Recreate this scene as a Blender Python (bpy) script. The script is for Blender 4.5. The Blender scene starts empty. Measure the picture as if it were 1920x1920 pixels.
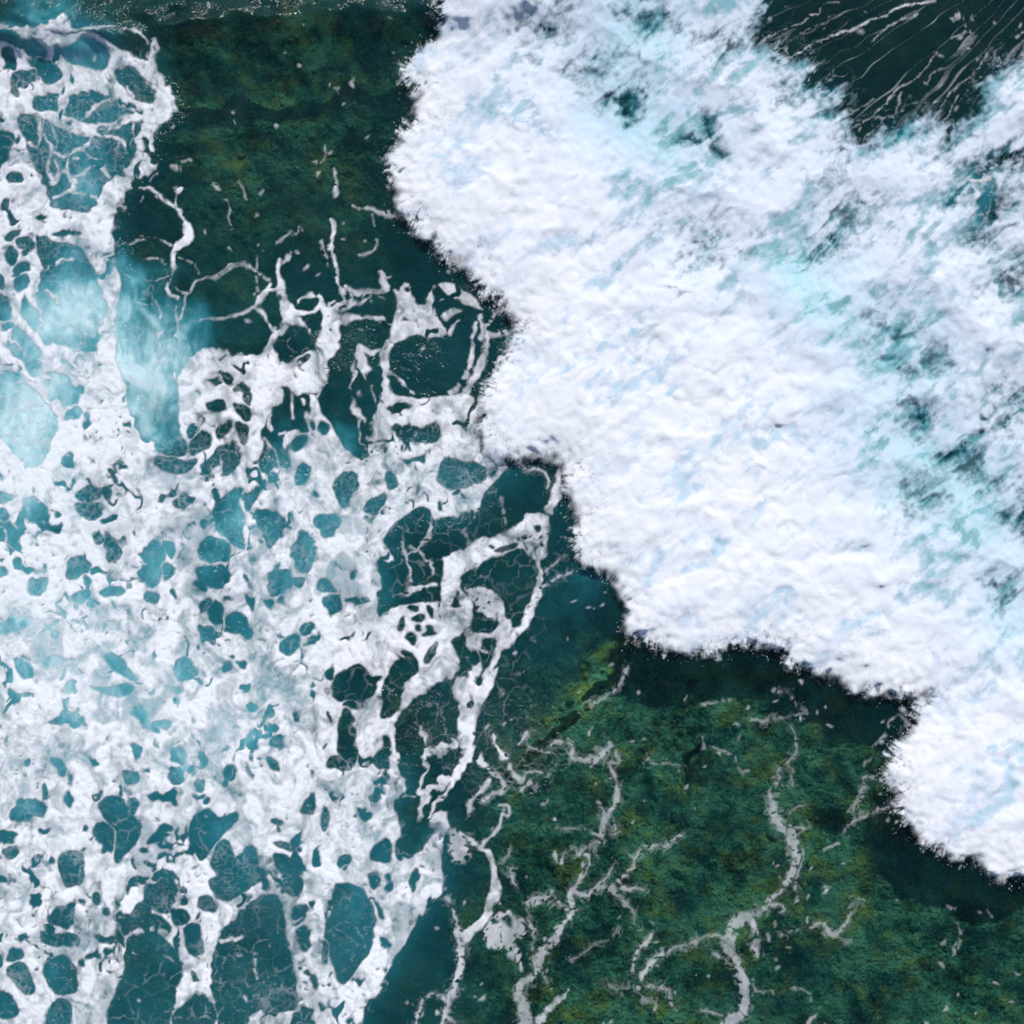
import bpy, math, random
import numpy as np
from mathutils import Vector

# ------------------------------------------------------------------ camera, sky, sun, exposure
scn = bpy.context.scene
COL = scn.collection
PXM = 48.0                                   # photograph pixels per metre of sea surface
H_CAM = 80.0
cam = bpy.data.cameras.new("camera")
cam.sensor_width = 36.0
cam.sensor_fit = 'HORIZONTAL'
cam.lens = 36.0 * H_CAM / (1920.0 / PXM)
cam.clip_start = 0.5
cam.clip_end = 9000.0
cam_o = bpy.data.objects.new("camera", cam)
cam_o.location = (0, 0, H_CAM)
cam_o.rotation_euler = (0, 0, 0)
COL.objects.link(cam_o)
scn.camera = cam_o

SUN_EL = math.radians(46.0)
SUN_AZ = math.radians(12.0)                  # from +Y towards +X
w = bpy.data.worlds.new("World")
scn.world = w
w.use_nodes = True
nt = w.node_tree
sky = nt.nodes.new("ShaderNodeTexSky")
sky.sky_type = 'NISHITA'
sky.sun_disc = False
sky.sun_elevation = SUN_EL
sky.sun_rotation = SUN_AZ
nt.links.new(sky.outputs[0], nt.nodes["Background"].inputs[0])
nt.nodes["Background"].inputs[1].default_value = 0.11

sun = bpy.data.lights.new("sun", 'SUN')
sun.energy = 3.25
sun.angle = math.radians(0.5)
sun.color = (1.0, 0.965, 0.91)
sun_o = bpy.data.objects.new("sun", sun)
dirv = Vector((math.sin(SUN_AZ) * math.cos(SUN_EL), math.cos(SUN_AZ) * math.cos(SUN_EL), math.sin(SUN_EL)))
sun_o.rotation_euler = dirv.to_track_quat('Z', 'Y').to_euler()
sun_o.location = dirv * 60
COL.objects.link(sun_o)

vs = scn.view_settings
vs.view_transform = 'Standard'
vs.look = 'None'
vs.exposure = 0.0
vs.gamma = 1.0
vs.use_curve_mapping = False
try:
    scn.cycles.transparent_max_bounces = 8
    scn.cycles.max_bounces = 2
    scn.cycles.diffuse_bounces = 1
    scn.cycles.glossy_bounces = 1
    scn.cycles.transmission_bounces = 1
    scn.cycles.volume_bounces = 0
    scn.cycles.use_adaptive_sampling = True
    scn.cycles.adaptive_threshold = .03
    scn.cycles.sample_clamp_direct = 8.0
    scn.cycles.sample_clamp_indirect = 3.0
except Exception:
    pass

# ------------------------------------------------------------------ noise on arrays
rng = np.random.default_rng(11)
_perm = rng.permutation(256)
_perm = np.concatenate([_perm, _perm, _perm]).astype(np.int32)
_ang = rng.random(256) * 2 * np.pi
_gx = np.cos(_ang).astype(np.float32)
_gy = np.sin(_ang).astype(np.float32)
_rx = rng.random(256).astype(np.float32)
_ry = rng.random(256).astype(np.float32)


def perlin(x, y, seed=0):
    x = np.asarray(x, np.float32) + np.float32(seed * 17.31 + 500)
    y = np.asarray(y, np.float32) + np.float32(seed * 9.77 + 500)
    fx, fy = np.floor(x), np.floor(y)
    ix = fx.astype(np.int32) & 255
    iy = fy.astype(np.int32) & 255
    x = x - fx
    y = y - fy
    u = x * x * x * (x * (x * 6 - 15) + 10)
    v = y * y * y * (y * (y * 6 - 15) + 10)
    a, b = _perm[ix], _perm[ix + 1]
    h00, h10 = _perm[a + iy], _perm[b + iy]
    h01, h11 = _perm[a + iy + 1], _perm[b + iy + 1]
    n00 = _gx[h00] * x + _gy[h00] * y
    n10 = _gx[h10] * (x - 1) + _gy[h10] * y
    n01 = _gx[h01] * x + _gy[h01] * (y - 1)
    n11 = _gx[h11] * (x - 1) + _gy[h11] * (y - 1)
    p = n00 + u * (n10 - n00)
    q = n01 + u * (n11 - n01)
    return (p + v * (q - p)) * 1.45


def fbm(x, y, oct=4, seed=0, gain=0.5, lac=2.03):
    s = 0
    a = 1.0
    t = 0
    for k in range(oct):
        s = s + a * perlin(x, y, seed + k * 3)
        t += a
        a *= gain
        x = x * lac
        y = y * lac
    return s / t


def billow(x, y, oct=4, seed=0, gain=0.5, lac=2.05):
    s = 0
    a = 1.0
    t = 0
    for k in range(oct):
        s = s + a * np.sqrt(perlin(x, y, seed + k * 3) ** 2 + .012)
        t += a
        a *= gain
        x = x * lac
        y = y * lac
    return s / t


def worley(x, y, seed=0):
    """distances to the nearest and second nearest of the jittered cell points"""
    x = np.asarray(x, np.float32) + seed * 13.7 + 300
    y = np.asarray(y, np.float32) + seed * 7.9 + 300
    fx, fy = np.floor(x), np.floor(y)
    f1 = np.full(x.shape, 9.0, np.float32)
    f2 = np.full(x.shape, 9.0, np.float32)
    for dx in (-1, 0, 1):
        for dy in (-1, 0, 1):
            h = _perm[(_perm[(fx.astype(np.int32) + dx) & 255] + fy.astype(np.int32) + dy) & 255]
            d = np.hypot(fx + dx + _rx[h] - x, fy + dy + _ry[h] - y)
            m = d < f1
            f2 = np.where(m, f1, np.minimum(f2, d))
            f1 = np.where(m, d, f1)
    return f1, f2


def swirl(x, y, seed=0, k=1.6, oct=4):
    qx = fbm(x, y, 3, seed)
    qy = fbm(x, y, 3, seed + 20)
    return fbm(x + k * qx, y + k * qy, oct, seed + 40, .56)


def sstep(a, b, x):
    t = np.clip((x - a) / (b - a), 0, 1)
    return t * t * (3 - 2 * t)


# ------------------------------------------------------------------ the grid of the sea surface, in photograph pixels
def axis(step, lo, hi, out, ratio):
    c = list(np.arange(lo, hi + step * 0.5, step))
    a, s = c[-1], step
    while a < hi + out:
        s *= ratio
        a += s
        c.append(a)
    a, s = c[0], step
    pre = []
    while a > lo - out:
        s *= ratio
        a -= s
        pre.append(a)
    return np.array(pre[::-1] + c, np.float32)


GX = axis(1.85, -36, 1956, 900, 1.075)
GY = GX.copy()
X, Y = np.meshgrid(GX, GY)                   # Y runs down, as in a picture
NY, NX = X.shape


def window(x0, x1, y0, y1):
    i0, i1 = np.searchsorted(GX, (x0, x1))
    j0, j1 = np.searchsorted(GY, (y0, y1))
    return slice(max(j0 - 1, 0), min(j1 + 1, NY)), slice(max(i0 - 1, 0), min(i1 + 1, NX))


def chaikin(p, n=2, closed=True):
    p = np.asarray(p, float)
    for _ in range(n):
        q = np.roll(p, -1, 0) if closed else p[1:]
        b = p if closed else p[:-1]
        r = np.empty((2 * len(b), p.shape[1]))
        r[0::2] = b * .75 + q * .25
        r[1::2] = b * .25 + q * .75
        if not closed:
            r = np.vstack([p[:1], r, p[-1:]])
        p = r
    return p


def poly_sd(px, py, pts):
    """signed distance, positive inside"""
    d = np.full(px.shape, 1e12, np.float32)
    ins = np.zeros(px.shape, bool)
    n = len(pts)
    for k in range(n):
        ax, ay = pts[k]
        bx, by = pts[(k + 1) % n]
        ex, ey = bx - ax, by - ay
        l2 = ex * ex + ey * ey + 1e-9
        wx, wy = px - ax, py - ay
        t = np.clip((wx * ex + wy * ey) / l2, 0, 1)
        d = np.minimum(d, (wx - ex * t) ** 2 + (wy - ey * t) ** 2)
        c = (ay > py) != (by > py)
        if ey != 0:
            ins ^= c & (px < ex * (py - ay) / ey + ax)
    d = np.sqrt(d)
    return np.where(ins, d, -d)


# coarse lattice for shapes that cover much of the picture
LX = np.arange(-1000, 2921, 7.0, dtype=np.float32)
LXX, LYY = np.meshgrid(LX, LX)


def lattice_sample(F, x, y):
    u = np.clip((x + 1000) / 7.0, 0, len(LX) - 1.001)
    v = np.clip((y + 1000) / 7.0, 0, len(LX) - 1.001)
    i, j = u.astype(np.int32), v.astype(np.int32)
    u, v = u - i, v - j
    return ((F[j, i] * (1 - u) + F[j, i + 1] * u) * (1 - v) + (F[j + 1, i] * (1 - u) + F[j + 1, i + 1] * u) * v)


# ------------------------------------------------------------------ breaking wave outline (front) and the open water behind it
def tl(ox, oy, s, txt):
    return [(ox + float(a) / s, oy + float(b) / s) for a, b in (t.split(',') for t in txt.split())]


FRONT = (tl(640, 0, 3, "380,-2700 430,-1500 480,-500 500,-200 510,0 560,60 570,170 590,240 470,290 350,390 380,500 440,560 430,650 380,720 330,780 270,860 280,960 330,1090 330,1180 380,1250 460,1310 560,1340 560,1430 640,1490 740,1500 775,1580 780,1650 850,1680 930,1740 960,1800 970,1920")
         + tl(640, 640, 3, "900,60 920,110 850,170 800,270 770,380 790,500 790,620 860,650 1000,670 1100,630 1190,650 1280,700 1255,850 1300,920 1330,1000 1300,1130 1330,1200 1420,1270 1500,1290 1560,1370 1600,1480 1590,1620 1680,1680 1800,1720 1900,1730")
         + tl(1280, 640, 3, "60,1740 130,1770 200,1740 280,1720 360,1690 450,1720 550,1700 600,1790 700,1830 850,1890")
         + tl(1280, 1280, 3, "900,0 1050,40 1180,70 1300,50 1380,40 1340,120 1280,220 1220,310 1150,420 1110,510 1180,600 1200,700 1220,780 1290,810 1340,880 1500,960 1640,990 1750,1070 1860,1090 1920,1060 2100,1000 2300,1080 2600,1150 3400,1500 5000,1700")
         + [(2900, -900)])
VOIDS = [  # softness, wisp, outline
    (16, 1.0, tl(1280, 0, 3, "450,-2700 470,-300 470,0 430,80 300,130 350,200 420,290 500,350 600,360 690,400 690,460 720,520 830,510 860,540 790,620 910,700 900,760 960,850 1010,870 1110,800 1200,740 1330,700 1430,720 1460,870 1530,790 1600,720 1700,620 1740,470 1830,400 1920,370 2600,200 4700,0 4700,-2700")),
    (14, 1.0, tl(1280, 0, 3, "1530,970 1640,900 1700,860 1920,815 2400,780 2400,940 1920,970 1750,1000 1600,1015")),
    (24, 1.0, tl(1280, 0, 3, "1500,1150 1520,1060 1640,1030 1850,1050 1890,1130 1800,1260 1700,1290 1650,1200")),
    (22, .7, tl(1280, 0, 3, "1580,1330 1660,1280 1760,1290 1740,1340 1640,1370")),
    (15, 1.0, tl(1280, 0, 3, "1860,1480 1930,1460 2000,1500 1960,1560 1880,1530")),
    (9, 1.0, tl(640, 0, 3, "1440,540 1490,500 1560,540 1650,520 1680,560 1640,640 1600,700 1560,640 1470,620")),
    (26, 1.0, tl(640, 0, 3, "1340,420 1420,360 1520,330 1520,380 1440,440")),
    (16, 1.0, tl(640, 0, 3, "1580,60 1740,80 1770,160 1680,160")),
    (14, 1.0, tl(640, 0, 3, "1180,-60 1250,-60 1240,40 1215,90")),
    (24, 1.0, tl(640, 0, 3, "1080,170 1200,120 1230,180 1130,220")),
    (14, 1.0, tl(640, 0, 3, "1540,-80 1900,-80 1880,15 1760,35 1600,30")),
    (14, 1.0, tl(640, 0, 3, "1800,60 1900,110 1880,160 1820,150")),
    (8, .8, tl(1280, 0, 3, "100,640 170,670 185,790 250,870 200,895 160,830 120,720")),
    (9, .8, tl(1280, 0, 3, "-20,780 60,760 90,830 40,805")),
    (30, 1.2, tl(1280, 0, 3, "60,1330 140,1310 150,1380 90,1400")),
    (26, 1.2, tl(1280, 0, 3, "200,200 330,200 350,290 250,300")),
    (18, 1.2, tl(1280, 0, 3, "540,460 600,470 610,520 560,500")),
    (24, 1.2, tl(1280, 0, 3, "860,1160 930,1160 960,1250 890,1270")),
    (11, 1.0, tl(1280, 0, 3, "790,1320 870,1340 880,1380 830,1360")),
    (16, 1.0, tl(1280, 0, 3, "730,1440 790,1370 800,1420 740,1450")),
    (22, 1.0, tl(1280, 0, 3, "930,1080 1000,1140 980,1150")),
    (22, 1.2, tl(1280, 0, 3, "1130,1850 1230,1820 1200,1890 1140,1900")),
    (16, 1.1, tl(1280, 640, 3, "1150,150 1200,110 1260,110 1260,180 1200,180")),
    (18, 1.1, tl(1280, 640, 3, "1370,60 1440,60 1430,120 1390,150")),
    (14, 1.0, tl(1280, 640, 3, "1650,520 1700,450 1830,400 1850,440 1740,500 1680,540")),
    (14, 1.0, tl(1280, 640, 3, "1450,660 1510,600 1580,560 1590,590 1500,680")),
    (15, 1.2, tl(1280, 640, 3, "1550,740 1580,660 1680,620 1700,660 1640,700 1680,780 1600,790")),
    (15, 1.2, tl(1280, 640, 3, "1690,830 1740,760 1840,770 1810,830 1740,850")),
    (10, .9, tl(1280, 640, 3, "1770,960 1820,915 1855,960 1830,1010 1790,1020")),
    (11, .9, tl(1280, 640, 3, "1880,940 1930,840 2050,860 2100,1050 1980,1180 1900,1100 1870,1040")),
    (18, 1.2, tl(1280, 640, 3, "1800,300 1880,270 1900,340 1830,350")),
    (22, 1.0, tl(1280, 640, 3, "1310,420 1340,400 1330,470 1300,470")),
    (24, 1.2, tl(1280, 640, 3, "1320,850 1410,850 1390,900 1330,890")),
    (20, 1.2, tl(1280, 640, 3, "1780,1390 1820,1400 1810,1450 1780,1430")),
    (20, 1.2, tl(1280, 0, 3, "840,800 900,770 960,860 930,900")),
    (28, 1.2, tl(1280, 0, 3, "1760,1560 1850,1500 1920,1520 1930,1600 1850,1650")),
]
frontF = poly_sd(LXX, LYY, chaikin(FRONT, 1)).astype(np.float32)

# warped coordinates: irregular edges for everything that floats
wx1, wy1 = perlin(X / 46, Y / 46, 1), perlin(X / 46, Y / 46, 2)
wx2, wy2 = perlin(X / 15, Y / 15, 3), perlin(X / 15, Y / 15, 4)
wx3, wy3 = perlin(X / 6.2, Y / 6.2, 5), perlin(X / 6.2, Y / 6.2, 6)
rag = .6 + 1.1 * sstep(-.2, .6, perlin(X / 130, Y / 130, 7))
WX = X + 7 * wx1 + rag * (3.8 * wx2 + .9 * wx3)
WY = Y + 7 * wy1 + rag * (3.8 * wy2 + .9 * wy3)

# ------------------------------------------------------------------ floating foam: fields from strands, patches and holes
TRACE = """
@0,0,1
P .95 0: -700,62 50,62 110,72 200,72 280,95 293,130 305,190 325,210 290,240 270,280 285,310 230,340 215,380 212,430 215,480 226,520 228,560 218,585 214,640 222,680 232,720 245,770 255,810 290,830 400,850 520,880 640,880 683,873 690,850 760,830 905,850 960,867 930,903 900,930 897,957 853,968 810,977 800,950 770,950 723,1000 715,1017 740,1043 707,1043 712,1083 710,1133 707,1153 640,1145 590,1170 590,1480 640,1450 690,1437 740,1440 757,1460 762,1480 730,1513 757,1557 740,1600 773,1613 800,1580 830,1543 836,1560 830,1587 833,1670 807,1677 793,1710 765,1747 757,1780 723,1820 715,1860 683,1880 683,1930 700,2300 640,2700 -700,2700
@0,0,3
N .25: 370,300 480,240 580,250 635,300 620,360 570,405 480,385 380,350
N .2: 40,205 130,200 150,240 240,260 280,330 230,335 150,290 60,270 20,240
N .3: 20,300 90,290 105,350 70,415 20,370
N .3: 150,340 260,335 370,410 310,470 230,430
N 1: 60,420 130,390 210,400 215,450 140,500 60,480
N .2: 590,215 680,190 760,215 840,275 850,350 790,330 700,290 630,250
N .5: 650,400 720,390 760,420 830,470 880,530 860,590 780,550 700,500 660,450
N .6: 180,590 230,535 310,530 340,570 290,620 230,625
N .6: 450,540 500,520 570,540 560,590 480,620 440,590
N .5: 510,620 620,580 740,590 800,630 760,650 620,650 520,660
N .8: 100,660 240,660 330,690 420,740 300,780 200,730 120,720
N 1: 140,740 250,770 300,860 250,930 180,850
N .3: 310,840 380,805 450,840 410,890 330,890
N .5: 430,780 560,760 690,800 760,860 740,930 680,960 610,980 540,910 450,870
N .5: 640,690 740,680 790,700 760,780 700,800 610,770
N .4: 280,930 340,900 390,940 330,970
N .4: 390,960 440,920 490,950 450,1000 400,990
N .4: 290,1050 350,1030 390,1070 320,1100
N .4: 440,1010 560,980 600,1010 560,1080 540,1110 450,1080
N .6: 300,1120 400,1080 520,1090 540,1130 500,1200 400,1190 320,1170
N .3: -60,730 0,730 60,750 80,800 40,850 40,910 0,940 -60,940
N .7: 30,990 120,970 130,1020 50,1030
N .7: 10,1120 50,1110 60,1160 20,1180
N .7: 110,655 150,650 260,670 330,700 430,745 520,775 600,745 640,700 730,680 800,690 790,760 770,860 750,920 690,965 620,1000 570,1090 545,1130 500,1200 400,1195 310,1170 270,1080 235,1010 190,900 150,800 110,720
N .6: 180,570 230,535 330,525 350,560 380,560 430,560 470,520 570,530 640,575 740,585 810,630 760,650 640,665 520,700 450,690 360,640 300,625 200,625
S .85 0: 180,640,16 330,685,26 450,735,26 520,755,24 640,695,22 760,655,20 870,650,30
S .8 0: 330,685,24 345,600,26 370,530,30
S .8 0: 450,690,10 500,620,10 560,590,10 640,570,12
S .7 0: 640,570,9 740,620,8 860,640,12
S .7 0: 210,680,12 235,760,10 200,830,9 160,800,8
S .7 0: 250,760,8 300,860,9 250,935,11 290,1000,12
S .75 0: 300,860,8 390,900,10 460,835,11 520,790,9 510,755,12
S .75 0: 300,860,8 335,960,12 290,1040,14
S .75 0: 390,900,9 390,985,10 420,1040,22 400,1085,9 310,1110,10
S .7 0: 460,835,8 500,885,10 570,920,9 610,985,9
S .7 0: 400,1085,8 520,1085,8 545,1110,9
S .7 0: 335,960,8 390,965,8
S .7 0: 390,985,8 450,1003,9 490,955,9 540,910,7
S .7 0: 745,690,8 750,780,8
S .75 0: 560,710,26 545,765,16 640,775,12 690,800,10 735,835,10
S .6 0: 240,670,5 245,740,5
S .6 0: 300,700,5 330,780,6 300,850,6
S .6 0: 690,800,6 650,870,4 620,990,4
N .9: 60,500 100,490 110,520 70,520
N .9: 540,715 600,700 615,740 560,760
N .9: 360,600 440,620 480,680 400,670
S .95 0: 880,245,8 885,330,22 860,400,38 900,470,35 920,560,38 930,640,50 860,700,38 810,780,42 820,860,45 840,920,42 770,960,32 680,1000,50 660,1060,55 600,1120,50 590,1200,55
S .8 0: 460,830,9 520,800,7 510,760,7
S .8 0: 560,900,9 500,890,7 430,900,8
S .8 0: 720,480,9 750,560,9 850,620,8
S .8 0: 690,560,10 780,600,10 850,640,12
S .9 1: -60,190,14 0,185,14 80,170,13 150,195,9 300,212,10 330,175,12 400,160,14 430,195,9 520,205,7 650,182,6 720,180,8 790,210,9 850,265,10
P .9 1: 290,215 330,140 345,180 370,135 400,125 430,150 430,200 380,215
@0,400,4.8
N .5: 330,330 350,230 400,220 470,270 620,290 780,370 830,470 880,600 910,750 970,850 930,960 880,1030 860,1100 870,1260 800,1260 700,1230 560,1210 420,1160 360,1080 380,900 330,760 370,640 380,500 350,420
N .3: 50,360 90,310 170,360 150,420 90,470 60,430
N .3: 110,480 180,440 250,470 240,530 140,560
N .2: 140,600 200,560 270,600 280,670 200,730 150,690
N .5: 130,270 200,210 270,195 330,240 310,310 230,340 160,310
N .6: 50,220 100,170 200,130 190,180 110,260 60,275
N .3: 190,840 240,730 280,820 340,880 350,1080 280,1040 220,960
N .6: -60,720 0,720 70,780 110,900 100,970 0,960 -60,960
N .6: 0,990 130,990 90,1040 20,1050
N .5: 100,1090 150,1010 200,1100 280,1180 370,1240 370,1300 250,1310 180,1190
N .6: 60,1160 180,1240 260,1310 380,1320 360,1430 310,1480 250,1350 120,1260
N .2: -60,540 0,540 35,600 30,670 0,670 -60,670
N .4: 150,1370 220,1390 190,1420
N .7: -80,1450 0,1450 130,1430 200,1490 180,1530 0,1550 -80,1550
N .5: 380,1440 600,1440 630,1520 690,1640 690,1720 580,1740 550,1650 500,1560 480,1470
N .6: 370,1520 470,1510 480,1620 400,1580
N .9: -200,1560 0,1560 200,1540 340,1610 400,1720 490,1800 520,1920 420,2150 330,2270 180,2230 0,1980 -200,1980
N .4: 580,1830 640,1750 710,1760 700,1820 620,1840
N .6: 400,1130 470,1190 420,1200
N .6: 570,150 640,160 730,180 690,210 620,180
S .7 0: 370,500,12 480,440,16 560,430,10 700,420,9
S .85 0: 430,690,14 490,740,22 540,800,8
S .9 0: 330,690,26 300,770,24 350,860,18 370,960,14 410,1060,10
S .6 0: 860,850,8 830,960,16 760,1050,22 740,1150,26 720,1230,30
S .6 0: 930,900,9 870,1000,9 820,1120,14
S .6 0: -20,1640,10 80,1660,8 180,1620,9 250,1570,8 330,1620,8
S .6 0: 60,1900,8 120,1780,7 100,1670,8
S .6 0: 120,1780,7 230,1760,7 300,1700,7 390,1740,8
S .55 0: 230,1760,6 260,1860,6 380,1880,6 500,1850,7
S .55 0: 0,1790,8 120,1780,6
S .6 0: 0,2010,9 120,1990,7 260,1860,7
S .6 0: 120,1990,7 220,2100,7 330,2090,7 420,2000,8
S .55 0: 450,950,6 560,1020,5 640,1010,6 720,1060,8
S .55 0: 560,1020,5 540,1120,6 600,1190,8
S .5 0: 450,600,5 560,640,6 620,740,5 600,860,5
S .85 2: 1640,-30,16 1660,50,8 1690,130,42 1680,210,42 1610,270,36 1580,350,32 1565,450,18 1550,570,13 1520,680,13 1530,750,14 1570,760,22
S .6 2: 1100,275,5 1180,285,6 1220,240,8 1270,250,6 1400,235,7 1500,250,5 1550,270,5
S .6 2: 1320,420,5 1400,405,6 1460,420,6 1490,460,5
S .6 2: 1620,405,5 1700,420,6 1770,470,6 1795,540,5
S .6 2: 1310,605,4 1410,610,5 1430,590,6 1530,570,8
S .7 2: 1590,670,5 1680,740,16 1750,680,12 1790,620,10 1840,580,12 1920,570,8 2020,500,9 2110,460,9 2170,480,8
S .7 2: 1680,750,12 1630,860,10 1600,970,8 1580,1080,8 1620,1200,8 1660,1300,7
S .7 2: 1560,840,10 1540,900,8 1580,980,10
S .7 2: 1370,740,6 1420,800,10 1430,980,5
S .6 2: 1240,790,5 1360,820,5
S .6 2: 1190,1040,5 1240,1200,6 1240,1290,7 1310,1400,6 1390,1500,6 1420,1560,8
S .8 2: 1590,1380,6 1590,1470,10 1640,1550,9 1710,1620,12 1720,1640,15
S .6 2: 1150,1440,8 1190,1480,12 1200,1560,12
S .6 2: 1470,1060,20 1430,1120,12 1440,1250,5
@400,480,4.8
P .93 0: -300,1350 -300,1100 -260,950 -150,880 -60,820 0,790 60,820 150,890 250,885 380,905 470,870 560,900 600,980 700,930 830,870 880,840 940,850 1020,950 1030,1050 1000,1170 950,1230 880,1220 830,1210 790,1250 730,1240 700,1170 620,1160 640,1230 610,1330 550,1350 500,1420 470,1520 430,1600 470,1700 430,1780 420,2000 -300,2000
S .8 3: -130,610,6 -60,590,10 0,580,8 130,530,14 240,525,8 360,470,16 420,400,28 490,300,28 500,230,10
S .85 0: 600,30,6 600,100,18 590,180,16 600,270,45 610,380,35 640,480,50 690,520,60 640,620,35 620,700,40 560,770,40 530,850,45 530,930,55 560,980,40
S .85 0: 490,300,22 550,300,22 600,280,40
S .8 0: 360,470,14 450,530,14 500,600,10 570,680,10
S .85 0: 690,500,50 760,530,30 850,520,15 920,490,20 960,430,28 970,370,25 940,345,8 870,340,8 800,390,9 770,450,8
S .9 0: 980,430,30 1020,520,50 1070,600,75 1040,700,85 1030,800,105 1000,880,75 980,960,45 980,1050,45 950,1180,40 935,1260,10
S .8 0: 1080,570,65 1150,580,48 1230,560,35 1300,570,22 1400,560,18 1500,560,25 1560,570,18 1560,610,10 1640,590,10
S .8 0: 1160,360,14 1160,430,30 1100,520,50 1040,450,12 1090,400,15
S .8 0: 1060,-200,8 1070,0,10 1100,140,12 1130,220,14 1150,300,14 1160,380,20
S .75 0: 1180,270,25 1230,320,20 1300,350,28 1400,345,20 1500,330,16 1570,290,25 1540,220,25 1520,140,20 1490,130,8
S .75 0: 1540,200,8 1580,185,8
S .75 0: 1180,510,14 1210,430,25 1260,410,20 1300,430,10 1400,400,14 1440,370,14
P .75 0: 1590,300 1650,340 1740,320 1780,380 1820,440 1870,520 1930,500 1930,740 1850,725 1740,740 1640,780 1590,790 1570,710 1640,620 1650,500 1650,400
S .75 0: 1590,800,14 1560,880,25 1555,980,35 1540,1080,28 1560,1180,30 1570,1280,40
S .75 0: 1560,1060,20 1640,1090,20 1680,1110,10 1740,1180,8 1800,1220,12
P .9 0: 1540,1250 1600,1230 1680,1270 1800,1290 1850,1280 1930,1270 1950,1960 1400,1960 1380,1800 1390,1700 1400,1580 1450,1450 1490,1370
N .3: 1580,1370 1640,1310 1720,1310 1755,1350 1700,1400 1600,1410
N .5: 1530,1580 1610,1540 1690,1510 1740,1520 1730,1570 1800,1560 1920,1530 1930,1650 1740,1665 1660,1620 1590,1580
S .7 4: 1310,830,30 1370,840,42 1430,870,30 1490,840,10
S .7 4: 1320,870,36 1350,960,42 1370,1030,22 1390,1090,8
S .7 5: 1240,940,8 1270,1010,14 1260,1090,16 1230,1200,16
S .75 5: 1255,1290,6 1280,1370,25 1330,1440,25 1370,1500,10
S .7 5: 1425,1170,9 1440,1250,9 1480,1360,5
S .7 5: 1320,1480,10 1300,1570,6 1330,1660,10 1360,1730,6
N .15: 570,930 570,800 640,710 690,610 770,610 850,690 920,630 980,640 960,700 890,790 870,840 720,850 640,920
N .1: 790,560 830,565 850,620 810,620
N .3: 850,560 910,535 985,600 960,650 870,640
S .8 0: 690,600,14 760,585,22 810,630,16 870,680,14
N .3: 740,940 860,880 890,910 830,960 760,1030
N .2: 10,1050 80,1030 180,1100 170,1160 80,1150
N .2: -40,1130 0,1120 70,1160 0,1170
N .9: 170,1180 270,1140 340,1200 340,1380 270,1290 250,1210
N .5: 170,1330 260,1330 340,1400 330,1500 240,1440
N .6: 180,1470 320,1520 330,1600 250,1700 220,1600
N .3: -60,1310 90,1290 120,1350 80,1400 -60,1400
N .4: 20,1570 130,1460 160,1500 130,1610 60,1660
N .3: 30,1730 130,1680 140,1720 60,1900 -20,1900
N .3: 90,1860 160,1680 200,1680 240,1750 190,1830 180,1900
P .88 0: 640,1590 740,1550 770,1600 840,1610 850,1580 820,1430 860,1400 890,1430 880,1300 860,1220 930,1260 970,1380 1040,1470 1080,1600 1150,1700 1240,1790 1280,1870 1300,1960 640,1960 690,1830 650,1700
N .15: 865,1520 900,1480 925,1540 890,1580
N .15: 945,1520 980,1470 1030,1500 1030,1560 980,1650 945,1600
N .3: 720,1680 800,1620 850,1640 840,1720 780,1760 720,1740
N .3: 765,1890 800,1850 860,1870 860,1920 765,1920
S .8 0: 520,1430,15 510,1520,20 540,1560,15
S .8 0: 720,1240,10 710,1360,15 715,1470,8
S .8 0: 820,1290,15 830,1340,10
S .85 0: 590,1600,12 650,1580,10 640,1700,12 600,1800,18 590,1960,20
S .8 0: 480,1650,14 520,1740,16 570,1840,14
N .3: 420,1840 460,1770 510,1740 560,1780 550,1880 500,1960 420,1960
@0,640,3
N .3: 370,400 420,370 470,400 420,430
N .5: 300,230 380,190 430,350 330,340
N .5: 770,470 850,455 920,480 850,520 800,580
N .4: 860,570 900,530 1000,520 1050,560 1050,640 970,655 880,610
N .4: 1065,550 1120,495 1190,520 1180,580 1110,640 1060,640
N .5: 880,640 980,660 1040,690 1090,660 1110,670 1070,740 960,735 880,700
N .5: 1130,710 1200,640 1280,570 1290,600 1210,700 1140,740
N .5: 1250,720 1290,610 1330,560 1360,620 1340,710 1260,760
N .3: 1670,720 1700,680 1740,690 1750,760 1690,810 1660,790
N .5: 1465,640 1520,610 1550,640 1540,720 1490,720
N .5: 1560,600 1610,610 1620,700 1570,720
N .5: 1510,730 1570,740 1560,800 1510,790
N 1: 430,850 500,805 560,830 560,900 430,900
N .6: 570,820 620,820 635,870 590,900
N 1: 420,910 580,910 560,1010 440,970
N .4: 590,700 640,730 680,820 650,800
N 1: 950,920 1040,840 1080,910 1000,950
N .2: 1225,890 1260,860 1360,820 1370,850 1340,900 1370,1000 1360,1200 1300,1130 1220,1060 1200,980
N .4: 1370,900 1420,810 1475,810 1430,900 1395,990
N .7: 1450,960 1530,945 1600,990 1600,1060 1530,1160 1490,1100 1440,1010
N .4: 1640,1160 1680,1070 1740,1080 1785,1160 1740,1290 1690,1310 1640,1230
N .3: 1880,800 1930,740 1990,780 1960,940 1885,880
N .5: 1760,990 1860,970 1920,990 1900,1080 1830,1110 1780,1040
N .8: 500,1070 560,1080 600,1130 540,1160
N .6: 590,1060 650,1100 690,1180 650,1240 600,1250
N .4: 790,1180 850,1130 920,1140 920,1240 860,1280 800,1240
N .3: 915,1130 980,1130 985,1220 930,1200
N .2: 770,1340 800,1260 900,1260 910,1330 870,1380
N 1: 910,1240 990,1250 990,1320 930,1350
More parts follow.
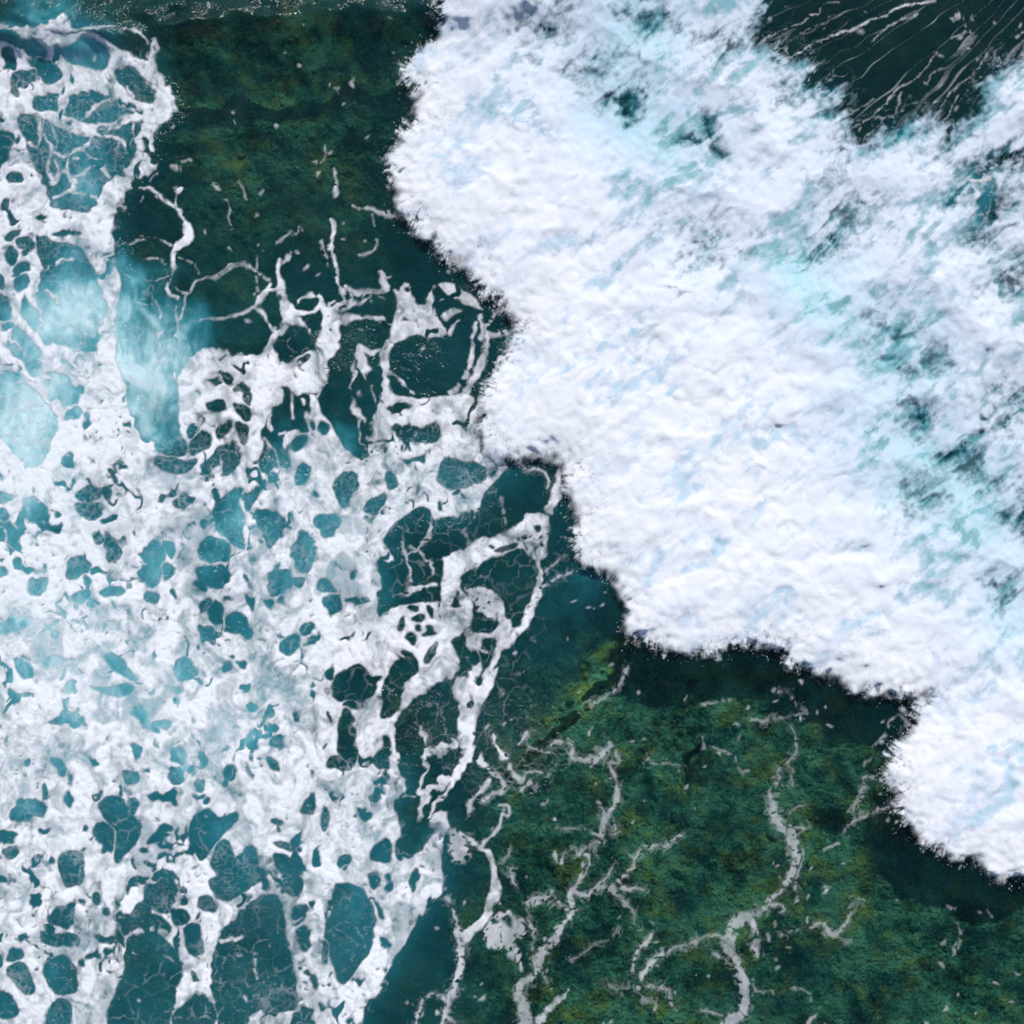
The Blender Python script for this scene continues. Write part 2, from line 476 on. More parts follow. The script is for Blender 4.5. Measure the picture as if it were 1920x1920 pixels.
N .3: 1110,1180 1160,1110 1250,1110 1300,1170 1295,1230 1180,1235
N .3: 1090,1270 1180,1245 1290,1265 1285,1370 1240,1400 1130,1380
N .8: 370,1320 380,1230 430,1200 500,1220 520,1280 440,1330
N .5: 130,1400 190,1330 260,1340 270,1400 200,1430
N .2: 1120,1460 1170,1440 1200,1470 1130,1540
N .2: 1170,1500 1230,1470 1265,1490 1230,1610 1170,1550
N .15: 1260,1560 1320,1515 1370,1540 1380,1600 1425,1640 1400,1690 1330,1650 1270,1640
N .9: 1500,1330 1550,1270 1640,1290 1640,1400 1530,1450
N .4: 1640,1330 1710,1330 1700,1400 1650,1390
N .3: 1570,1680 1620,1650 1690,1660 1690,1720 1610,1780 1565,1740
N .3: 1680,1610 1740,1570 1755,1600 1700,1650
N .3: 1720,1700 1790,1630 1790,1670 1740,1720
N .5: 1790,1370 1840,1330 1880,1390 1920,1450 1920,1530 1860,1550 1800,1440
N .2: 280,1640 310,1620 335,1640 310,1670
N .5: 270,1600 350,1560 330,1590 290,1610
N .4: 570,1790 610,1750 680,1780 720,1840 780,1900 740,1915 640,1850
N .3: 1250,1830 1300,1800 1310,1850 1270,1880
N .3: 1330,1790 1380,1780 1380,1830 1340,1820
N .5: 80,1790 170,1800 180,1900 100,1890
N .4: 250,1790 310,1770 320,1800 270,1830
N 1: 980,1790 1080,1800 1100,1900 980,1900
N .7: -60,1600 0,1590 100,1560 180,1570 140,1640 0,1640 -60,1640
N .8: 1100,1600 1180,1600 1230,1650 1220,1710 1150,1690
N .8: 560,1420 620,1380 700,1400 650,1440
N .6: 400,1400 500,1390 510,1440 450,1480 400,1450
N .5: -40,840 30,830 90,870 70,900 0,910
N .5: -40,950 30,940 50,980 40,1040 0,1070 -40,1050
N .9: 120,900 200,870 240,940 220,1030 150,1000
N .6: 830,1400 900,1420 880,1480 800,1470
@0,1280,3
N .4: 370,0 420,0 420,60 380,70
N .6: 500,20 560,40 640,10 740,20 740,60 650,70 540,50
N .2: 1330,20 1400,0 1420,10 1380,45
N .3: 720,170 780,130 830,150 830,200 900,260 900,310 830,270 780,200
N .3: 870,220 970,210 950,280 880,240
N .6: 250,240 300,200 380,160 450,170 480,220 440,260 360,230
N .5: 1390,120 1440,120 1460,170 1400,160
N .2: 1470,180 1520,115 1525,150 1500,220
N .2: 130,450 150,425 155,460 140,475
N .3: 270,420 360,425 370,500 340,530 310,460
N .5: 240,560 270,560 280,650 240,640
N .1: 1265,510 1300,450 1345,500 1320,545 1275,545
N .5: 55,770 80,690 160,655 250,660 265,710 210,760 100,800
N .2: 520,850 540,790 620,790 640,860 640,970 560,900
N .2: 560,700 620,630 680,620 700,680 780,780 790,830 760,930 670,1015 650,990 660,860 610,770
N .9: 710,650 760,650 780,720 740,760
N .3: 820,920 870,840 920,785 980,830 920,850 970,860 900,890
N .15: 1060,850 1090,760 1190,700 1230,760 1330,720 1350,780 1280,820 1220,900 1160,950 1120,995 1080,940
N .6: 1180,990 1200,930 1250,885 1300,900 1310,1000 1360,950 1400,910 1450,940 1450,1000 1500,1080 1480,1130 1400,1150 1350,1190 1270,1250 1220,1200 1160,1130 1250,1090 1200,1050
N .3: 1510,1000 1560,960 1640,980 1700,1030 1690,1100 1640,1080 1580,1070
N .5: 1530,900 1600,890 1690,920 1700,960 1600,940
N .7: 320,1020 350,960 400,925 460,970 475,1080 420,1150 360,1140 330,1080
N .3: -40,840 50,830 95,880 60,900 -40,890
N .9: 30,920 100,920 90,980 40,980
N .3: -40,1090 30,1100 30,1140 -40,1150
N .2: 170,1240 180,1170 250,1210 200,1270
N .2: 525,1240 530,1165 590,1200 550,1250
N .2: 575,1260 610,1250 620,1300 580,1300
N .2: 715,1110 760,1080 830,1080 800,1110 740,1140 720,1200
N .1: 840,1090 880,1055 1000,1055 1015,1150 1000,1170 960,1110 860,1100
N .5: 790,1150 880,1110 970,1120 990,1200 960,1300 900,1290 840,1280 840,1380 760,1410 700,1430 690,1340 760,1260 830,1220
N .1: 850,1310 900,1300 970,1390 940,1405 870,1370
N .1: 955,1310 1000,1265 1080,1290 1060,1340 980,1380
N .1: 1010,1190 1040,1200 1040,1240 1000,1250
N .3: 1020,1380 1080,1340 1140,1350 1130,1420 1150,1500 1110,1545 1060,1490
N .6: 1100,1230 1140,1190 1200,1210 1220,1310 1160,1270
N .9: 265,1310 340,1245 410,1250 425,1340 390,1385 340,1370 290,1340
N .6: 230,1420 270,1390 330,1420 430,1390 445,1450 360,1480 240,1480
N .4: 540,1400 600,1430 660,1430 620,1480 570,1440
N .2: 40,1540 60,1490 130,1500 130,1560 50,1565
N .7: 35,1650 50,1590 130,1570 180,1630 200,1760 130,1740 80,1690
N .1: 240,1600 290,1540 370,1530 420,1580 440,1640 430,1750 340,1760 280,1700
N .3: 430,1560 470,1550 470,1610
N .3: -60,1740 50,1720 105,1840 100,1880 40,1890 -60,1880
N .4: 260,1870 290,1790 350,1770 405,1820 390,1960 250,1960
N .15: 700,1500 740,1420 850,1400 930,1430 1000,1510 1025,1620 990,1720 980,1840 950,1990 620,1990 605,1830 660,1720 700,1640
N .3: 1060,1620 1110,1660 1070,1700
N .15: 1190,1600 1210,1490 1270,1370 1330,1310 1430,1230 1490,1190 1580,1190 1600,1330 1610,1480 1650,1580 1680,1720 1660,1760 1500,1800 1420,1850 1380,1960 1240,1960 1220,1820 1185,1700
N .3: 990,1830 1060,1790 1110,1745 1150,1770 1200,1790 1220,1850 1200,1960 970,1960
N 1: 1430,1700 1590,1690 1700,1760 1690,1800 1560,1860 1440,1830
N .2: 1650,1880 1700,1810 1750,1830 1785,1960 1650,1960
N .2: 1650,1250 1720,1235 1740,1270 1710,1350 1650,1360
N .2: 1670,1390 1740,1350 1750,1430 1700,1520 1670,1480
N .2: 1750,1640 1790,1690 1770,1740
N .3: 1580,1120 1640,1080 1690,1100 1690,1190 1620,1200
N .5: 1700,700 1740,620 1780,620 1770,720 1730,745
N .4: 1800,760 1830,690 1860,740 1850,850 1820,840
N .3: 1510,770 1600,770 1590,800 1540,805
N .3: 1760,950 1790,910 1790,980 1820,1040 1760,1040
N .1: 1820,1390 1870,1250 1880,1150 1920,1135 2060,1150 2100,1300 2120,1400 2070,1540 1980,1640 1900,1700 1870,1560
N .4: 1800,1440 1850,1470 1840,1600 1810,1540
N .5: 1480,400 1560,430 1580,500 1510,490
N .8: 960,380 1040,360 1050,440 960,450
N .8: 1130,380 1170,420 1150,480 1120,440
N .9: 950,480 1040,480 1020,600 960,570
N .6: 1090,540 1140,560 1130,610 1090,600
N .8: 1520,320 1600,300 1580,360 1510,350
N .9: 680,500 780,500 790,550 700,570
S .7 0: 760,1520,5 850,1520,7 920,1530,5 980,1560,4
S .7 0: 740,1410,10 850,1385,12 930,1400,14
S .6 0: 1440,1520,6 1440,1590,6 1435,1660,8
S .8 0: 1240,1460,14 1300,1430,10 1350,1430,8
S .8 0: 1620,1500,9 1680,1650,9 1690,1750,10
S .8 0: 1640,1340,8 1730,1320,7
S .8 0: 880,1300,6 840,1290,12
S .8 0: 990,1110,9 1000,1200,12 980,1270,14
@560,1120,4.8
P .9 0: -50,-50 250,-60 700,0 740,60 690,170 850,100 1000,50 1130,60 1160,30 1500,0 1560,100 1580,200 1540,290 1490,330 1340,360 1420,490 1450,640 1400,730 1320,710 1210,790 1190,850 1060,870 930,1010 850,1110 870,1200 860,1350 910,1430 890,1530 970,1700 960,1760 890,1790 800,1880 760,1960 150,1960 150,1100
N .4: 220,-20 400,-20 380,140 290,180 240,120
N .2: 450,-20 530,-20 520,60 460,60
N .1: 540,20 650,10 660,45 550,50
N .2: 700,150 760,-20 950,-20 940,60 860,90 740,160
N .2: 960,90 1000,60 1080,110 1060,160 1010,130
N .1: 1010,210 1140,150 1110,230 1060,230
N .1: 1140,70 1190,60 1220,180 1180,170
N .3: 1140,250 1190,250 1210,310 1320,230 1240,320 1090,360 1140,310
N .1: 930,340 1010,305 1050,330 1055,420 1000,390
N .1: 1050,270 1090,250 1090,310 1060,310
N 1: 1120,560 1180,470 1250,410 1260,450 1180,580
N .2: 0,280 80,200 125,220 100,320 40,355 0,320
N .2: 55,440 110,340 180,290 180,370 110,430
N .2: 300,860 330,720 390,640 460,640 520,600 580,620 600,660 680,720 770,710 720,780 640,880 550,920 450,910 360,950
N .1: 375,985 450,920 520,940 550,1000 450,990
N .05: 905,465 1020,470 1080,580 1080,660 960,760 920,870 850,1030 790,1075 725,1070 750,860 800,720 910,570 980,545
N .1: 590,370 630,330 635,350 600,385
N .5: 390,1050 430,1005 500,1050 510,1110 480,1140 400,1080
N .7: 400,1160 440,1150 510,1170 510,1290 430,1280 380,1310
N .4: 260,1470 330,1440 420,1440 480,1370 530,1380 510,1490 400,1570 330,1530 270,1550
N .5: 370,1310 520,1340 500,1380 370,1400
N .1: 680,1480 760,1330 780,1240 830,1230 800,1400 820,1530 740,1540
N .1: 640,1790 670,1690 740,1750 730,1820 670,1860
N .2: 30,1880 100,1790 150,1800 150,1960 20,1960
N .2: 300,1790 350,1770 330,1840
N .1: 240,1030 280,1080 290,1150 245,1070
N .1: 105,800 110,740 160,790
N .1: 200,1360 250,1300 220,1360
N .2: 540,1880 600,1870 600,1920 540,1920
N .5: 910,190 940,190 940,260 890,300
P .85 0: 1380,790 1450,720 1560,740 1620,820 1690,700 1780,630 1790,650 1720,860 1660,990 1590,1080 1560,1250 1530,1400 1440,1300 1450,1100 1410,920
P .8 0: 1540,300 1640,350 1760,310 1850,200 1920,230 1920,340 1830,400 1760,360 1660,380 1640,450 1560,470
S .8 0: 1770,0,25 1810,110,20 1850,220,40 1880,260,40
S .75 0: 1540,330,35 1570,450,35 1600,570,26 1620,680,28 1560,740,30
S .7 0: 1580,450,20 1680,490,10 1740,540,8
S .8 0: 1840,370,36 1780,480,22 1740,600,12 1700,700,14
S .85 0: 1530,1380,50 1500,1480,35 1420,1600,42 1350,1720,25 1250,1850,22 1200,1920,18 1170,1990,14
S .75 0: 1200,1370,22 1110,1400,18 1100,1470,18 1160,1530,18 1110,1620,16 1090,1710,20 1150,1760,32 1250,1700,36 1350,1620,30
S .75 0: 1170,1800,32 1110,1900,22 1090,2000,14
S .7 0: 1200,1380,20 1290,1390,36 1400,1320,20 1420,1300,20
S .8 0: 860,1180,14 860,1280,14 820,1370,16 860,1440,42
S .6 0: 950,1800,6 1000,1780,6 1070,1790,6
S .7 0: 1100,1180,14 1110,1260,10 1160,1320,5
S .65 6: 1650,1450,40 1720,1560,30 1800,1600,28 1860,1680,24
S .65 6: 1750,1230,14 1800,1350,24 1850,1430,22
S .65 6: 1650,1850,14 1740,1750,26 1840,1750,24 1870,1690,18
S .65 6: 1540,1920,22 1600,1800,18 1700,1640,20
@640,640,3
P .85 0: 0,600 130,700 170,500 230,330 270,290 410,320 500,310 580,310 640,285 720,290 770,370 790,500 770,600 800,660 960,680 870,790 780,870 770,950 720,970 640,985 560,990 510,1010 480,930 390,930 330,960 250,1080 225,1130 300,1210 290,1250 200,1210 215,1330 210,1480 200,1540 0,1540
S .75 0: 250,0,14 240,150,18 245,250,16 240,310,16
S .7 0: 745,-100,10 740,0,11 740,120,12 700,220,14 620,280,16
S .75 0: 825,-100,16 820,0,16 790,120,18 740,230,20 690,280,18
N .2: 265,370 310,340 375,345 370,380 300,405
N .4: 280,480 340,460 390,500 470,490 530,450 565,480 560,560 480,565 380,560 330,530
N .9: 540,750 570,670 640,650 700,670 800,700 820,770 760,800 650,830 560,810
N .4: -30,750 80,740 105,790 50,850 40,940 -20,940
N .5: 250,740 300,730 325,800 270,850 250,800
N .7: 120,940 150,890 240,850 265,890 220,980 160,985
N .3: 20,1450 140,1440 180,1460 60,1480
N .1: 240,610 255,600 260,640 245,640
P .85 0: 1000,1030 1060,970 1130,970 1170,1000 1165,1150 1170,1210 1120,1240 1060,1215 1000,1150 900,1210 820,1240 740,1290 690,1330 670,1400 740,1480 745,1600 690,1650 620,1650 560,1660 500,1580 540,1500 560,1400 590,1290 560,1200 680,1180 740,1120 800,1090 850,1110 930,1050
N .4: 1000,1100 1030,1085 1045,1110 1010,1120
N .2: 1085,1040 1105,1030 1110,1065 1095,1065
N .7: 860,1190 940,1130 1000,1140 930,1180
N .3: 690,1310 740,1270 750,1290 710,1350 680,1340
N .2: 830,1160 870,1150 870,1170
N .2: 390,1500 430,1490 430,1530 400,1530
N .2: 480,1490 510,1490 520,1540 490,1540
S .75 7: 1170,950,22 1210,880,22 1215,800,16 1225,750,20 1230,720,12
S .65 7: 1160,830,6 1150,740,7 1090,715,9 1060,740,7 1010,700,9
S .8 0: 1100,1240,10 1120,1320,14 1100,1420,17 1060,1520,20 1000,1640,22 930,1690,18 880,1750,14 820,1860,14 800,1930,16
P .62 0: 690,1390 800,1375 870,1440 885,1530 860,1570 800,1530 730,1480
S .75 0: 720,1440,20 800,1390,24 860,1440,14 880,1530,12 910,1600,14 980,1640,12
S .65 0: 340,1120,5 370,1210,7 390,1340,7
S .65 0: 370,1210,5 450,1150,6 510,1050,7 500,1010,8
S .65 0: 450,1180,5 500,1250,6 520,1310,6
S .5 0: 740,990,4 690,1060,4 720,1130,4
S .5 0: 910,880,4 900,960,4 930,1030,4
S .7 0: 400,1390,20 480,1380,14 540,1370,10
S .6 0: 290,1440,6 380,1410,8
S .6 7: 1130,1310,8 1200,1260,5 1220,1220,8 1250,1210,5
S .6 7: 1110,1400,10 1180,1350,8 1290,1290,5
@640,1280,3
N .1: -20,0 190,0 205,60 100,100 -20,90
N .2: -20,180 60,200 70,330 40,420 -20,440
N .2: 150,620 190,570 230,600 220,640 180,690 150,650
N .3: 100,700 170,730 140,760 100,740
N .3: 150,950 200,900 280,890 290,980 270,1020 200,1010 160,990
N .2: 310,930 350,930 345,990 320,1000
N .3: -20,950 45,960 45,1020 -20,1035
N .2: 150,1070 190,1060 215,1110 190,1180
N .1: 390,1170 390,1080 430,1050 440,1100 400,1180
N .1: 195,1240 220,1250 240,1340 215,1320
N .2: 250,1120 280,1110 290,1160 265,1180
N .1: -20,1180 60,1140 140,1150 180,1300 200,1400 150,1540 60,1630 -20,1670
S .85 0: 510,800,30 560,760,36 590,790,26 540,840,22
S .85 0: 590,790,14 560,870,24 520,960,40 520,1080,55 530,1150,45
S .7 6: 890,700,8 950,700,8 945,760,6 900,740,6 870,810,8 810,890,12 770,930,14 840,970,16 870,1050,18 870,1180,25 840,1270,20 800,1340,25 730,1400,14 690,1430,20
P .6 6: 600,800 660,830 720,880 725,1000 640,1035 610,940
S .65 6: 720,860,14 780,930,14
S .65 8: 590,1200,8 640,1320,12 670,1420,22 660,1520,25 690,1590,28 640,1700,22 600,1800,25 580,1960,14
S .6 8: 580,1850,10 650,1940,8
S .65 8: 500,1760,12 590,1790,12
S .65 8: 470,1760,6 430,1870,9 390,1940,8
P .55 8: 810,1370 870,1300 940,1290 1050,1340 1030,1420 960,1450 1000,1530 1020,1640 960,1560 900,1490 840,1500 800,1480
S .6 9: 1200,960,8 1220,1010,6 1260,1000,6 1250,950,8 1320,950,8 1390,980,12 1390,1040,10 1330,1130,16 1290,1190,22 1290,1270,20 1250,1350,10 1220,1430,25 1150,1480,25 1110,1560,30 1090,1650,25 1010,1680,30 1020,1800,40 1030,1960,45
S .6 9: 1130,1640,12 1160,1690,5
S .55 9: 1050,1340,6 1090,1400,6 1070,1500,8
S .7 9: 1270,1730,8 1200,1800,14 1110,1900,25
S .55 9: 1060,1250,20 1130,1200,22 1180,1180,12
S .55 9: 1180,1200,8 1230,1270,8 1330,1280,7
S .55 10: 1300,1160,20 1380,1200,14 1420,1150,12 1480,1100,10 1540,1010,7
S .5 10: 1440,1150,20 1520,1160,24 1570,1200,20
S .55 10: 1570,1110,12 1590,1170,18 1690,1160,8
S .5 10: 1580,1220,6 1640,1270,5 1660,1350,5
S .55 10: 1600,1100,10 1650,1040,10 1650,980,8 1600,940,6
S .55 10: 1650,980,8 1690,920,12 1780,920,8 1860,900,7 1920,860,4
S .55 11: 1180,345,6 1250,320,10 1280,370,10 1310,440,16 1380,430,25 1450,410,20 1520,370,15 1490,330,6
S .55 11: 1500,440,12 1560,540,12 1550,640,10 1510,690,12 1490,760,28 1470,860,18 1400,840,8
S .5 11: 1440,690,6 1480,740,15
S .5 11: 1540,390,6 1580,450,6 1520,440,6
S .5 11: 1560,790,6 1530,860,14
S .5 11: 1220,820,5 1330,830,5
S .5 11: 1480,880,6 1390,920,7 1330,950,7
S .55 6: 940,450,8 960,510,14 1020,550,18 1060,500,14 1180,515,4
S .55 6: 1010,600,10 1070,560,10
S .55 11: 1040,350,5 1130,400,10 1170,400,6
S .55 6: 1000,340,6 1050,280,8
S .55 9: 950,1050,12 990,1130,10
S .5 9: 900,1010,5 950,940,5
S .6 12: 1640,1620,10 1660,1500,15 1720,1460,20 1740,1400,8
S .6 12: 1690,1660,16 1750,1550,14 1850,1500,10 1930,1480,12
S .5 12: 1680,1720,16 1760,1700,14 1840,1720,14 1860,1800,12
S .5 12: 1700,1790,12 1780,1800,14 1760,1850,10
S .5 12: 1620,1710,6 1560,1740,6 1500,1690,5
S .45 8: 1300,1560,4 1400,1490,4 1550,1410,4
S .5 11: 1600,-80,14 1570,-20,10 1530,30,10 1470,90,12 1400,130,8
S .5 10: 1700,440,10 1730,400,6
S .45 10: 1700,450,4 1800,440,5 1920,450,4
@1280,1280,3
S .5 13: 590,250,5 640,350,8 650,400,14 590,440,10 550,500,10 530,570,8
S .5 13: 570,450,6 620,510,6 610,570,7
S .55 13: 500,610,18 500,690,28 540,780,32 600,850,32 640,930,28 640,1020,22 600,1110,18 540,1180,8 470,1240,14 430,1290,22 340,1320,35 270,1360,35 250,1410,25 270,1470,35 310,1560,25 330,1650,25 360,1740,30 330,1830,35 260,1900,40 240,1960,40
S .5 13: 600,800,8 670,820,12
S .5 13: 680,930,7 660,1060,8 620,1170,7
S .45 13: 590,740,6 640,700,7 690,690,8
S .65 13: 390,1340,18 410,1430,22 420,1530,15
S .5 13: 480,1260,10 560,1250,8 580,1290,7 550,1300,6
S .5 12: -40,1510,8 60,1460,10 150,1440,10 250,1420,10
S .55 13: 110,1830,8 230,1870,8
S .5 13: 180,1520,8 250,1560,10
S .48 14: 550,1410,5 620,1380,5 690,1390,5 750,1380,6 790,1340,12 820,1390,18 870,1410,16 910,1360,14 950,1300,7
S .45 14: 870,1420,5 930,1465,4
S .45 14: 930,1280,6 960,1220,6 1030,1230,4
S .45 15: 390,210,14 450,210,12 520,205,10 600,190,6 700,160,6 650,130,5 600,60,4 540,40,4
S .5 17: 820,245,12 850,255,10
S .45 17: 290,235,12 310,232,10
S .45 17: 290,330,8 320,310,14
S .45 17: 120,310,5 110,375,10
S .5 17: 140,365,6 210,380,10 270,410,5
S .5 17: 300,430,5 340,510,6 370,500,6
S .45 16: 960,700,16 1000,650,12 1020,580,8 1030,550,18 1090,530,12
S .45 16: 910,840,5 960,780,12 1020,740,14 1100,720,8 1160,710,6
S .45 17: 800,950,8 850,920,14 880,910,8
S .45 17: 1080,350,8 1140,300,10
S .45 17: 1020,460,7 1060,420,7
S .45 17: 1160,220,10 1220,180,10 1260,230,12
S .45 18: 1550,1350,4 1555,1440,5 1520,1490,14 1510,1530,8
S .45 17: 1480,1255,7 1540,1280,7
S .45 17: 1720,1290,7 1740,1310,7
S .5 17: 640,1210,12 620,1245,8
S .45 17: 800,1150,12 815,1150,10
S .45 17: 130,100,8 270,105,5
S .5 17: 700,1910,10 750,1870,14
S .45 17: 400,1700,5 430,1730,5 500,1730,7 520,1760,5
S .45 17: 620,1720,5 700,1740,5 715,1790,4
S .5 17: 510,1350,6 520,1380,4
S .5 17: 480,1410,6 490,1450,8
@640,0,3
S .65 17: 60,1160,8 110,1190,8 160,1175,9 220,1190,14 270,1205,20 310,1215,12
S .6 17: 170,1190,4 180,1270,4
S .65 17: 190,1340,9 190,1390,7 140,1415,9 100,1425,7
S .7 0: 30,1630,10 90,1650,12 170,1640,8 250,1630,8 240,1570,14 230,1530,6
S .7 0: 10,1760,10 50,1690,8 40,1620,6
P .72 0: 300,1640 360,1580 380,1650 430,1720 470,1710 480,1660 560,1590 650,1590 730,1650 800,1750 760,1730 700,1720 640,1660 580,1690 500,1710 540,1780 600,1870 560,1900 470,1900 380,1890 320,1920 260,1900 290,1830 320,1740
S .8 0: 590,1780,20 620,1750,18 660,1750,6
S .7 0: 610,1880,12 650,1800,6
S .7 0: 770,1780,12 800,1830,16 790,1900,18
S .65 0: 830,1880,14 940,1880,8
S .65 0: 840,1790,8 900,1750,8
@0,0,3
S .75 2: 770,1055,4 860,1065,8 930,1120,10 1000,1170,12 1040,1230,8
S .75 2: 1000,1150,9 1010,1070,12
S .6 17: 955,930,12 990,935,14
S .6 17: 1030,912,4 1085,915,9
S .6 17: 1205,1030,12 1225,1055,9
S .6 17: 840,1010,8 880,970,4
S .55 17: 1280,1140,5 1300,1190,6 1280,1240,6 1295,1280,5
S .55 17: 1330,1030,5 1370,1090,6 1390,1115,6
S .6 17: 1830,820,6 1835,900,7 1800,920,5
S .65 17: 1870,960,5 1900,1040,10 1880,1130,10
S .75 17: 1860,1230,8 1880,1290,20 1850,1400,10
S .65 17: 1810,1350,5 1835,1490,7
S .6 17: 1580,1360,8 1610,1340,12 1660,1330,10 1700,1295,5
S .6 17: 1460,1380,11 1490,1400,6
S .6 17: 1430,1420,4 1450,1490,5 1440,1580,5 1455,1640,5
S .6 3: 1200,1560,5 1260,1530,6 1330,1500,5 1380,1500,7 1440,1530,6 1510,1560,7
S .7 17: 1620,1440,14 1590,1500,8
S .55 17: 650,1165,12 690,1180,8
@1280,0,3
S .8 19: 580,340,3 700,270,4 830,210,5 930,180,8 1040,130,7 1110,100,6 1200,50,6 1290,20,9 1420,20,10
S .7 19: 1070,230,3 1150,150,5 1230,110,5 1320,80,6
S .6 19: 360,270,3 450,220,4 560,180,4 640,130,4 740,60,4 880,10,4
S .55 19: 640,190,3 750,140,3 860,90,3
S .6 19: 1580,90,3 1580,190,5 1510,230,6
S .6 19: 1430,290,6 1370,370,4 1290,440,4 1200,530,7 1110,620,5 940,740,4
S .55 19: 930,660,3 1070,560,4
S .6 19: 1070,650,4 1160,690,5 1200,600,4 1240,530,4
S .6 19: 1720,310,4 1590,440,4 1520,510,4 1460,600,4
S .7 19: 1540,550,4 1470,690,5 1450,750,8 1440,830,6
S .5 19: 1380,470,3 1400,410,4 1460,390,3 1500,370,3
S .6 19: 1740,470,5 1740,560,5 1690,650,5 1740,670,5
S .6 19: 1920,190,4 1860,220,4
S .6 19: 1920,320,8 1900,340,6 1915,370,6
S .8 19: 1600,1010,10 1750,1000,16 1850,1020,18 1960,980,16
S .6 19: 1500,1160,4 1600,1140,5 1640,1080,4 1560,1050,4
S .6 19: 1680,1210,4 1760,1180,4 1860,1160,7 1800,1130,4
"""
D = np.full(X.shape, -30.0, np.float32)      # pixels inside the foam
OP = np.full(X.shape, 0.6, np.float32)       # bubble cover
ID = np.full(X.shape, 17, np.int16)
LACE = np.zeros(X.shape, np.float32)
ox = oy = 0.0
sc = 1.0
MARG = 16
first_sheet = None
for line in TRACE.strip().splitlines():
    if line[0] == '@':
        ox, oy, sc = (float(v) for v in line[1:].split(','))
        continue
    head, body = line.split(':')
    head = head.split()
    pts = np.array([[float(v) for v in t.split(',')] for t in body.split()])
    pts[:, 0] = ox + pts[:, 0] / sc
    pts[:, 1] = oy + pts[:, 1] / sc
    if head[0] == 'S':
        pts[:, 2] = np.maximum(pts[:, 2] / sc, 1.0)
        pts = chaikin(pts, 1, closed=False)
        op, gid = float(head[1]), int(head[2])
        if 8 <= gid <= 18 and op < .68:
            op *= .9
            pts[:, 2] *= .88
        m = MARG + pts[:, 2].max()
        sl = window(pts[:, 0].min() - m, pts[:, 0].max() + m, pts[:, 1].min() - m, pts[:, 1].max() + m)
        if X[sl].size == 0:
            continue
        px, py = WX[sl], WY[sl]
        s = np.full(px.shape, -30.0, np.float32)
        for a, b in zip(pts[:-1], pts[1:]):
            e = b - a
            t = np.clip(((px - a[0]) * e[0] + (py - a[1]) * e[1]) / (e[0] ** 2 + e[1] ** 2 + 1e-6), 0, 1)
            s = np.maximum(s, a[2] + t * e[2] - np.hypot(px - a[0] - e[0] * t, py - a[1] - e[1] * t))
        wd = np.median(pts[:, 2])
        s = s + .5 * wd * (perlin(px / 30, py / 30, 36) + .6 * perlin(px / 12, py / 12, 37)) * (1 if wd < 14 else .35)
        if wd < 5:                            # thin threads break up into beads
            s = s - (0.9 + 0.5 * wd) * sstep(.05, .5, perlin(px / 17, py / 17, 31)) + .7 * perlin(px / 8, py / 8, 32) + .8 * perlin(px / 4, py / 4, 38)
            if gid == 19:
                s = s - .7 + 1.2 * perlin(px / 5, py / 5, 39)
        elif op < .7:                         # thin foam over the reef is ragged and perforated
            s = s - .2 + 3.4 * perlin(px / 14, py / 14, 33) + 1.2 * perlin(px / 6, py / 6, 35) - 5.5 * sstep(.2, .55, perlin(px / 9, py / 9, 34))
        m = s > D[sl]
        D[sl] = np.where(m, s, D[sl])
        OP[sl] = np.where(m, op, OP[sl])
        ID[sl] = np.where(m & (s > -3), gid, ID[sl])
        if .4 < op < .7 and 5 < gid < 17:
            LACE[sl] = np.maximum(LACE[sl], .62 * sstep(-13, -1, s))
    else:
        pts = chaikin(pts, 2 if head[0] == 'N' else 1)
        m = MARG
        big = head[0] == 'P' and (pts[:, 0].max() - pts[:, 0].min()) > 700
        sl = window(pts[:, 0].min() - m, pts[:, 0].max() + m, pts[:, 1].min() - m, pts[:, 1].max() + m)
        if X[sl].size == 0:
            continue
        px, py = WX[sl], WY[sl]
        if big:
            s = lattice_sample(poly_sd(LXX, LYY, pts), px, py)
        else:
            s = poly_sd(px, py, pts)
        if head[0] == 'P':
            op, gid = float(head[1]), int(head[2])
            if op < .7:
                s = s + 4.2 * perlin(px / 13, py / 13, 33) - 7.5 * sstep(.1, .5, perlin(px / 8, py / 8, 34)) * (s < 14)
            m = s > D[sl]
            D[sl] = np.where(m, s, D[sl])
            OP[sl] = np.where(m, op, OP[sl])
            ID[sl] = np.where(m & (s > -3), gid, ID[sl])
            if first_sheet is None:
                first_sheet = lattice_sample(poly_sd(LXX, LYY, pts), X, Y)
                LACE = np.where(first_sheet > -10, .35, 0).astype(np.float32)
        else:
            s = s + 1.8
            D[sl] = np.minimum(D[sl], -s)
            LACE[sl] = np.where(s > -1.5, float(head[1]), LACE[sl])

sheet_in = sstep(-60, 40, first_sheet)


bX = X + 34 * perlin(X / 75, Y / 75, 8) + 20 * wx1 + 6 * wx2
bY = Y + 34 * perlin(X / 75, Y / 75, 9) + 20 * wy1 + 6 * wy2


def blobs(lst):
    f = np.zeros(X.shape, np.float32)
    for cx, cy, r, a in lst:
        g = a * np.exp(-((bX - cx) ** 2 + (bY - cy) ** 2) / (r * r))
        f = 1 - (1 - f) * (1 - np.clip(g, 0, 1))
    return f


